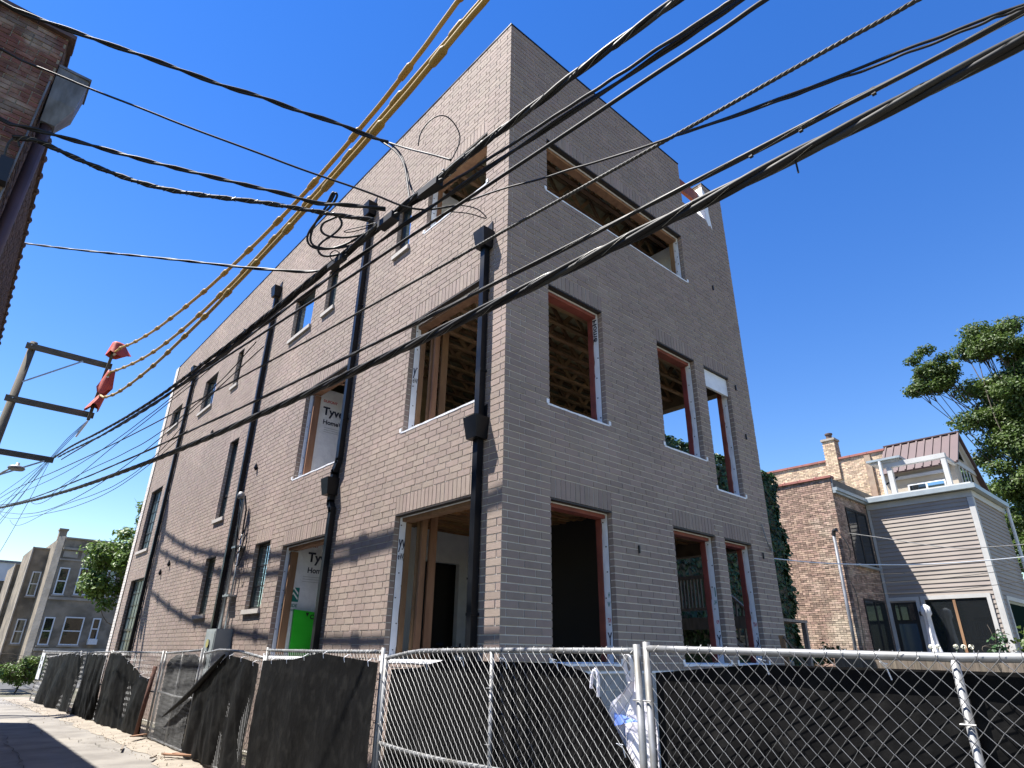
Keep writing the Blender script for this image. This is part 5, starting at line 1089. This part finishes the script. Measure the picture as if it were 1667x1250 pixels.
screen('wavy dark netting behind the panel next to the rusty post', 7.6, 10.05, S((7.6,1.62),(8.2,1.68),(9.5,1.66),(10.05,1.5)), .08, .05, 13, .02, fold=6, nz=120, ripple=.009)
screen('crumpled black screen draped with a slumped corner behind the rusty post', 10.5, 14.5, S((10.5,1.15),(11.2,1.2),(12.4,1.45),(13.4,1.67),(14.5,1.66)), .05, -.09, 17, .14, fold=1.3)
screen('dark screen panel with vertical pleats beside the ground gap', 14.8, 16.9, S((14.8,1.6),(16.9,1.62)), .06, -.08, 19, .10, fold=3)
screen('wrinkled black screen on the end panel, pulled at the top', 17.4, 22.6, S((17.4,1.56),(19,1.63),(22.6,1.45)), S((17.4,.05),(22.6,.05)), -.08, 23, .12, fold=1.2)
nb = B('notice_board', (fx(23.5)-.06, 23.0, .75), (fx(23.5)-.045, 23.75, 1.6), M_WHITETRIM); tag(nb, 'white notice sheet on the end panel beside the shrub', 'notice')
for z in (1.35, 1.1): B('notice_print', (fx(23.5)-.064, 23.25, z), (fx(23.5)-.061, 23.5, z+.14), M_FRAME, nb)
tag(MB().tube([(-1.14,10.6,0.0),(-1.08,10.45,1.42)], .045, 10).build('rusty_post', M_RUST, smooth=True), 'leaning rusty steel post between the crumpled screen and the netting', 'post')
# white bag hung on the fence
M_BAG = mat('white_plastic_bag', (.74,.74,.78), (.60,.58,.68), scale=9, rough=.4, bump=.6, bscale=14)
bg = thing('plastic_bag', 'white plastic bag with a blue print hung on the fence post', 'bag', (-1.62, -3.25, 1.2))
g = MB(); outl = [(1.64,-3.29,-3.24),(1.60,-3.31,-3.21),(1.54,-3.34,-3.17),(1.47,-3.37,-3.08),(1.40,-3.40,-3.06),(1.30,-3.42,-3.09),(1.20,-3.44,-3.15),(1.08,-3.44,-3.22)]
for z, a, b in outl:
    for k in range(9): t = k/8; g.v.append((-1.63+.03*math.sin(k*1.9+z*15)+.035*math.sin(t*math.pi), a+(b-a)*t, z+.006*math.sin(k*2.3)))
for i in range(len(outl)-1):
    for k in range(8): a = i*9+k; g.f.append((a, a+1, a+10, a+9))
g.build('bag_body', M_BAG, bg, smooth=True)
MB().tube(chaikin([(-1.66,-3.28,1.6),(-1.69,-3.31,1.72),(-1.70,-3.28,1.77),(-1.69,-3.24,1.73),(-1.66,-3.25,1.6)],3), .014, 6).build('handle', M_BAG, bg, smooth=True)
g = MB()
for k in range(5): g.v += [(-1.668+.01*math.sin(k), -3.12-.055*k, 1.41-.01*k), (-1.668+.01*math.sin(k+1), -3.11-.055*k, 1.33+.012*k)]
for k in range(4): g.f.append((2*k, 2*k+2, 2*k+3, 2*k+1))
g.build('blue_print', mat('bag_blue', (.10,.22,.75), (.2,.3,.7), scale=12, rough=.45), bg)
tag(MB().tube(chaikin([(-1.73,-2.98,1.55),(-1.74,-3.0,1.63),(-1.74,-3.03,1.68),(-1.73,-3.05,1.62),(-1.72,-3.03,1.5)],3), .012, 6).build('white_rag', M_BAG, smooth=True), 'white rag knotted at the top of the torn screen', 'rag')

# ================================================================ vegetation
def leaf_mat(name, a, b, tr=.3): return mat(name, a, b, scale=1.2, rough=.5, island=.38, trans=tr, spec=.4)
M_LEAF = leaf_mat('maple_leaf', (.085,.13,.028), (.05,.088,.02), .4); M_LEAFL = leaf_mat('bright_leaf', (.12,.19,.035), (.08,.14,.03)); M_IVY = leaf_mat('ivy_leaf', (.035,.085,.028), (.022,.055,.02), .2)
M_BARK = mat('bark', (.10,.08,.06), (.06,.05,.04), scale=6, rough=.95, bump=.6, stretch=(3,3,.6))
def add_leaf(g, p, nrm, size, rng):
    t = Vector((rng.gauss(0,1), rng.gauss(0,1), rng.gauss(0,1)-.4)); t = (t-nrm*t.dot(nrm))
    if t.length < 1e-3: t = nrm.orthogonal()
    t.normalize(); w = nrm.cross(t); s = size*rng.uniform(.45,1.4); n = len(g.v)
    g.v += [tuple(p-t*s*.5), tuple(p+w*s*.38+nrm*s*.12), tuple(p+t*s*.55), tuple(p-w*s*.38+nrm*s*.12)]
    g.f += [(n,n+1,n+2),(n,n+2,n+3)]
def leaf_clumps(clumps, dens, size, seed):
    rng = random.Random(seed); g = MB()
    for c, r in clumps:
        c = Vector(c); n = int(dens*(r[0]*r[1]+r[1]*r[2]+r[0]*r[2])*4.2)
        for _ in range(n):
            d = Vector((rng.gauss(0,1), rng.gauss(0,1), rng.gauss(0,1))).normalized(); q = rng.random()**.45*(1+rng.gauss(0,.12))
            p = c+Vector((d.x*r[0], d.y*r[1], d.z*r[2]))*q
            nr = (d*.7+Vector((rng.gauss(0,.6), rng.gauss(0,.6), .7+rng.gauss(0,.4)))).normalized(); add_leaf(g, p, nr, size, rng)
    return g
def tree(name, label, base, trunk_h, clumps, dens, size, m, seed, r0=.25, cat='tree', group=None, limbs=True):
    rng = random.Random(seed); base = Vector(base); t = thing(name, label, cat, tuple(base), group)
    top = base+Vector((rng.uniform(-.3,.3), rng.uniform(-.3,.3), trunk_h))
    g = MB(); g.tube(chaikin([base-Vector((0,0,.15)), base.lerp(top,.4)+Vector((.1,-.08,0)), top], 2), [r0*(1-.045*i) for i in range(len(chaikin([base,base,top],2)))], 9)
    if limbs:
        for c, r in clumps:
            if rng.random() < .35: continue
            c = Vector(c); s = base.lerp(top, rng.uniform(.5,.98)); mid = s.lerp(c,.5)+Vector((rng.gauss(0,.55),rng.gauss(0,.55),.2+rng.gauss(0,.4))); pts = chaikin([s, s.lerp(mid,.5)+Vector((rng.gauss(0,.2),rng.gauss(0,.2),.2)), mid, c],2); k = len(pts)
            rr = r0*.24*min(1.2, max(.35, r[0])); g.tube(pts, [rr*(1-.88*i/(k-1))+.008 for i in range(k)], 5)
            for _ in range(3):
                e = c+Vector((rng.gauss(0,r[0]*.55),rng.gauss(0,r[1]*.55),rng.gauss(0,r[2]*.5)+.2)); g.tube([pts[-3], pts[-3].lerp(e,.5)+Vector((0,0,.1)), e], [rr*.4+.006,rr*.25+.005,.004], 4)
    g.build('trunk', M_BARK, t, smooth=True)
    leaf_clumps(clumps, dens, size, seed+1).build('crown', m, t); return t
rng = random.Random(21)
cl = []
def fill(c, R, n, rmin, rmax, shell=.55):
    for _ in range(n):
        d = Vector((rng.gauss(0,1),rng.gauss(0,1),rng.gauss(0,1))).normalized(); q = shell+(1-shell)*rng.random(); rr = rng.uniform(rmin,rmax)
        cl.append((tuple(Vector(c)+Vector((d.x*R[0]*q,d.y*R[1]*q,d.z*R[2]*q))), (rr,rr*1.1,rr*.62)))
fill((35.5,-1.2,13.8), (3.2,2.9,4.4), 84, .6,1.15, .2); fill((35.5,-.2,7.6), (2.4,2.0,5.2), 66, .55,1.0, .2); fill((34.6,2.3,17.0), (1.1,1.35,1.5), 20, .4,.65, .4); fill((35,-.9,18.4), (1.3,1.8,1.1), 16, .45,.75,.4)
tree('shade_tree', 'large leafy shade tree rising behind the clapboard house', (36.2,-1.6,0), 12, cl, 130, .15, M_LEAF, 31, .36)
cl = []; fill((2.5,30.2,5.6), (2.5,2.3,2.9), 46, .4,.85, .45); cl += [((1.75,29.4,7.7),(.5,.5,.42)),((1.6,29.5,8.35),(.4,.4,.35)),((1.2,29.5,6.9),(.6,.6,.4)),((.3,29.6,4.9),(.55,.55,.35)),((1.0,29.5,3.7),(.5,.5,.35))]; cl.append(((.55,29.6,4.4),(.6,.6,.35)))
tree('street_tree', 'green leafy tree between the new building and the stone flats', (2.9,30.4,0), 4.5, cl, 80, .16, M_LEAFL, 33, .16)
cl = []; fill((-7.4,36,13.3), (2.3,2.3,1.6), 20, .45,.8,.4)
tree('tall_tree', 'feathery tree crown showing behind the utility pole', (-7.8,36.4,0), 11.5, cl, 40, .16, M_LEAF, 35, .22)
cl = []; fill((-1.5,29.8,.85), (.9,.8,.7), 26, .28,.45,.3)
tree('green_shrub', 'round bright green shrub beyond the end of the fence', (-1.5,29.8,0), .5, cl, 110, .1, M_LEAFL, 37, .04, cat='shrub')
# ivy-clad garden wall
iw = thing('ivy_wall', 'garden wall thickly covered with dark green ivy', 'ivy wall', (12, 3.6, 0))
MB().box((8.9,3.52,0),(15.3,3.75,7.2)).build('wall', M_CMORTD, iw)
g = MB(); rng2 = random.Random(41)
for _ in range(11500):
    x = rng2.uniform(8.6,15.6); z = rng2.uniform(.1,7.62); e = 15.2+.5*mnoise.noise((z*.9,2.2,0))+.3*mnoise.noise((z*3.3,1,0)); zt = 7.38+.22*mnoise.noise((x*1.3,7,0))+.1*mnoise.noise((x*5,3,0))
    if x > e or z > zt: continue
    b = .16+.2*mnoise.noise((x*1.1,z*1.1,4)); p = Vector((x, 3.48-abs(b)*rng2.random(), z)); add_leaf(g, p, Vector((rng2.gauss(0,.4),-1,.35+rng2.gauss(0,.35))).normalized(), .13, rng2)
for _ in range(2600):
    z = rng2.uniform(.1,7.5); y = rng2.uniform(3.4,3.9); e = 15.2+.5*mnoise.noise((z*.9,2.2,0))+.3*mnoise.noise((z*3.3,1,0)); add_leaf(g, Vector((e-rng2.random()*.15,y,z)), Vector((1,-.4,.3+rng2.gauss(0,.3))).normalized(), .13, rng2)
    add_leaf(g, Vector((rng2.uniform(8.7,15.4),y,7.35+.15*rng2.random()+.12*mnoise.noise((y,z,1)))), Vector((rng2.gauss(0,.4),-.3,1)).normalized(), .13, rng2)
tag(g.build('ivy_leaves', M_IVY, iw), kind='stuff')
cl = [((15.9+.1*math.sin(i),2.6+.28*i,1.85+.12*math.sin(i*1.7)),(.3,.3,.26)) for i in range(8)]
tree('ivy_hedge', 'low dark hedge in front of the common brick house', (16,3.6,0), 1.4, cl, 90, .12, M_IVY, 43, .04, cat='hedge')
for i, (y, z, lab) in enumerate(((-1.45,2.2,'dark leafy potted plant above the board fence'),(-2.1,2.35,'pale-edged shrub at the corner of the clapboard house'))):
    tree('garden_plant', lab, (16.3,y,0), 1.6, [((16.3,y,z),(.22,.28,.35)),((16.3,y+.15,z-.25),(.2,.2,.25)),((16.3,y-.2,z-.3),(.2,.2,.25))], 60, .12, M_IVY if i == 0 else M_LEAF, 50+i, .02, cat='plant')
for i in range(5):
    y = [.05,-.12,-.55,-.72,-.9][i]; t = thing('white_flowers', 'white flower head above the board fence under the big window', 'flowers', (15.8,y,0), 'white flower heads above the board fence')
    MB().tube([(15.8,y,0),(15.8,y,2.08)], .01, 5).build('stem', M_IVY, t); g = MB(); rr = random.Random(60+i)
    for _ in range(70): d = Vector((rr.gauss(0,1),rr.gauss(0,1),rr.gauss(0,1))).normalized(); add_leaf(g, Vector((15.8,y,2.11))+d*.06, d, .035, rr)
    g.build('bloom', mat('white_petal', (.75,.74,.62), rough=.7), t)

# ================================================================ debris
M_SAND = mat('pale_sand', (.25,.22,.178), (.185,.16,.13), scale=3, rough=.95, bump=.6, bscale=40)
g = MB(); ny, nx = 130, 10
for j in range(ny+1):
    y = -3+29*j/ny; xa = fx(y)-.55-.22*mnoise.noise((y*.7,3,0))-.1*mnoise.noise((y*3,1,0)); xb = fx(y)+.75
    for i in range(nx+1):
        t = i/nx; x = xa+(xb-xa)*t; g.v.append((x, y, .010+.05*math.sin(math.pi*t)*(.6+.5*mnoise.noise((x*3,y*3,0)))*(1 if 0 < i < nx else 0)))
for j in range(ny):
    for i in range(nx): a = j*(nx+1)+i; g.f.append((a,a+1,a+nx+2,a+nx+1))
tag(g.build('sand_strip', M_SAND, smooth=True), kind='structure')
g = MB(); rs = random.Random(71)
for _ in range(700):
    y = rs.uniform(2,25); x = fx(y)+rs.gauss(-.35,.22); s = rs.uniform(.005,.017)*(1.8 if rs.random() < .06 else 1); z = .03
    c = Vector((x,y,z)); n = len(g.v)
    for d in ((1,0,0),(-1,0,0),(0,1,0),(0,-1,0),(0,0,1),(0,0,-1)): g.v.append(tuple(c+Vector(d)*s*rs.uniform(.6,1.2)))
    g.f += [(n,n+2,n+4),(n+2,n+1,n+4),(n+1,n+3,n+4),(n+3,n,n+4),(n+2,n,n+5),(n+1,n+2,n+5),(n+3,n+1,n+5),(n,n+3,n+5)]
tag(g.build('rubble', mat('rubble_stone', (.42,.36,.28), (.3,.26,.2), scale=10, rough=.95, island=.3), smooth=False), 'scattered stone crumbs along the foot of the fence', 'rubble', kind='stuff')
for i, (x, y, l, a, w, lab) in enumerate(((-1.75,8.85,.7,.25,.035,'thin dark lath lying alone on the concrete'),(-1.62,7.2,.3,.5,.04,'short offcut lying on the sunny concrete'),(-1.3,7.15,.5,-.5,.09,'pale offcut in the small timber heap by the fence'),(-1.22,7.0,.45,-.3,.09,'pale offcut in the small timber heap by the fence'),(-1.3,6.85,.55,-.75,.07,'pale offcut in the small timber heap by the fence'),(-1.2,10.1,.4,.9,.09,'pale offcut in the small timber heap by the fence'))):
    d = Vector((math.sin(a),math.cos(a),0)); p = Vector((x,y,.055+.012*i)); o = MB().bar(p-d*l/2,p+d*l/2,w,.022).build('timber_offcut', M_OLDWOOD if i < 2 else M_WOOD); tag(o, lab, 'timber offcut', 'timber heap' if i >= 2 else None)
# sawhorse leg and brace at the far end of the shaded wall
sd = thing('timber_prop', 'raking timber prop leaning by the end of the shaded wall', 'prop', (7.0,-.5,0))
MB().bar((6.78,-.35,0),(6.72,-.2,2.15), .09, .04, (1,0,0)).build('upright', M_WOOD, sd); MB().bar((7.6,-.5,1.2),(6.7,-.25,2.12), .03, .04).build('brace', M_OLDWOOD, sd)
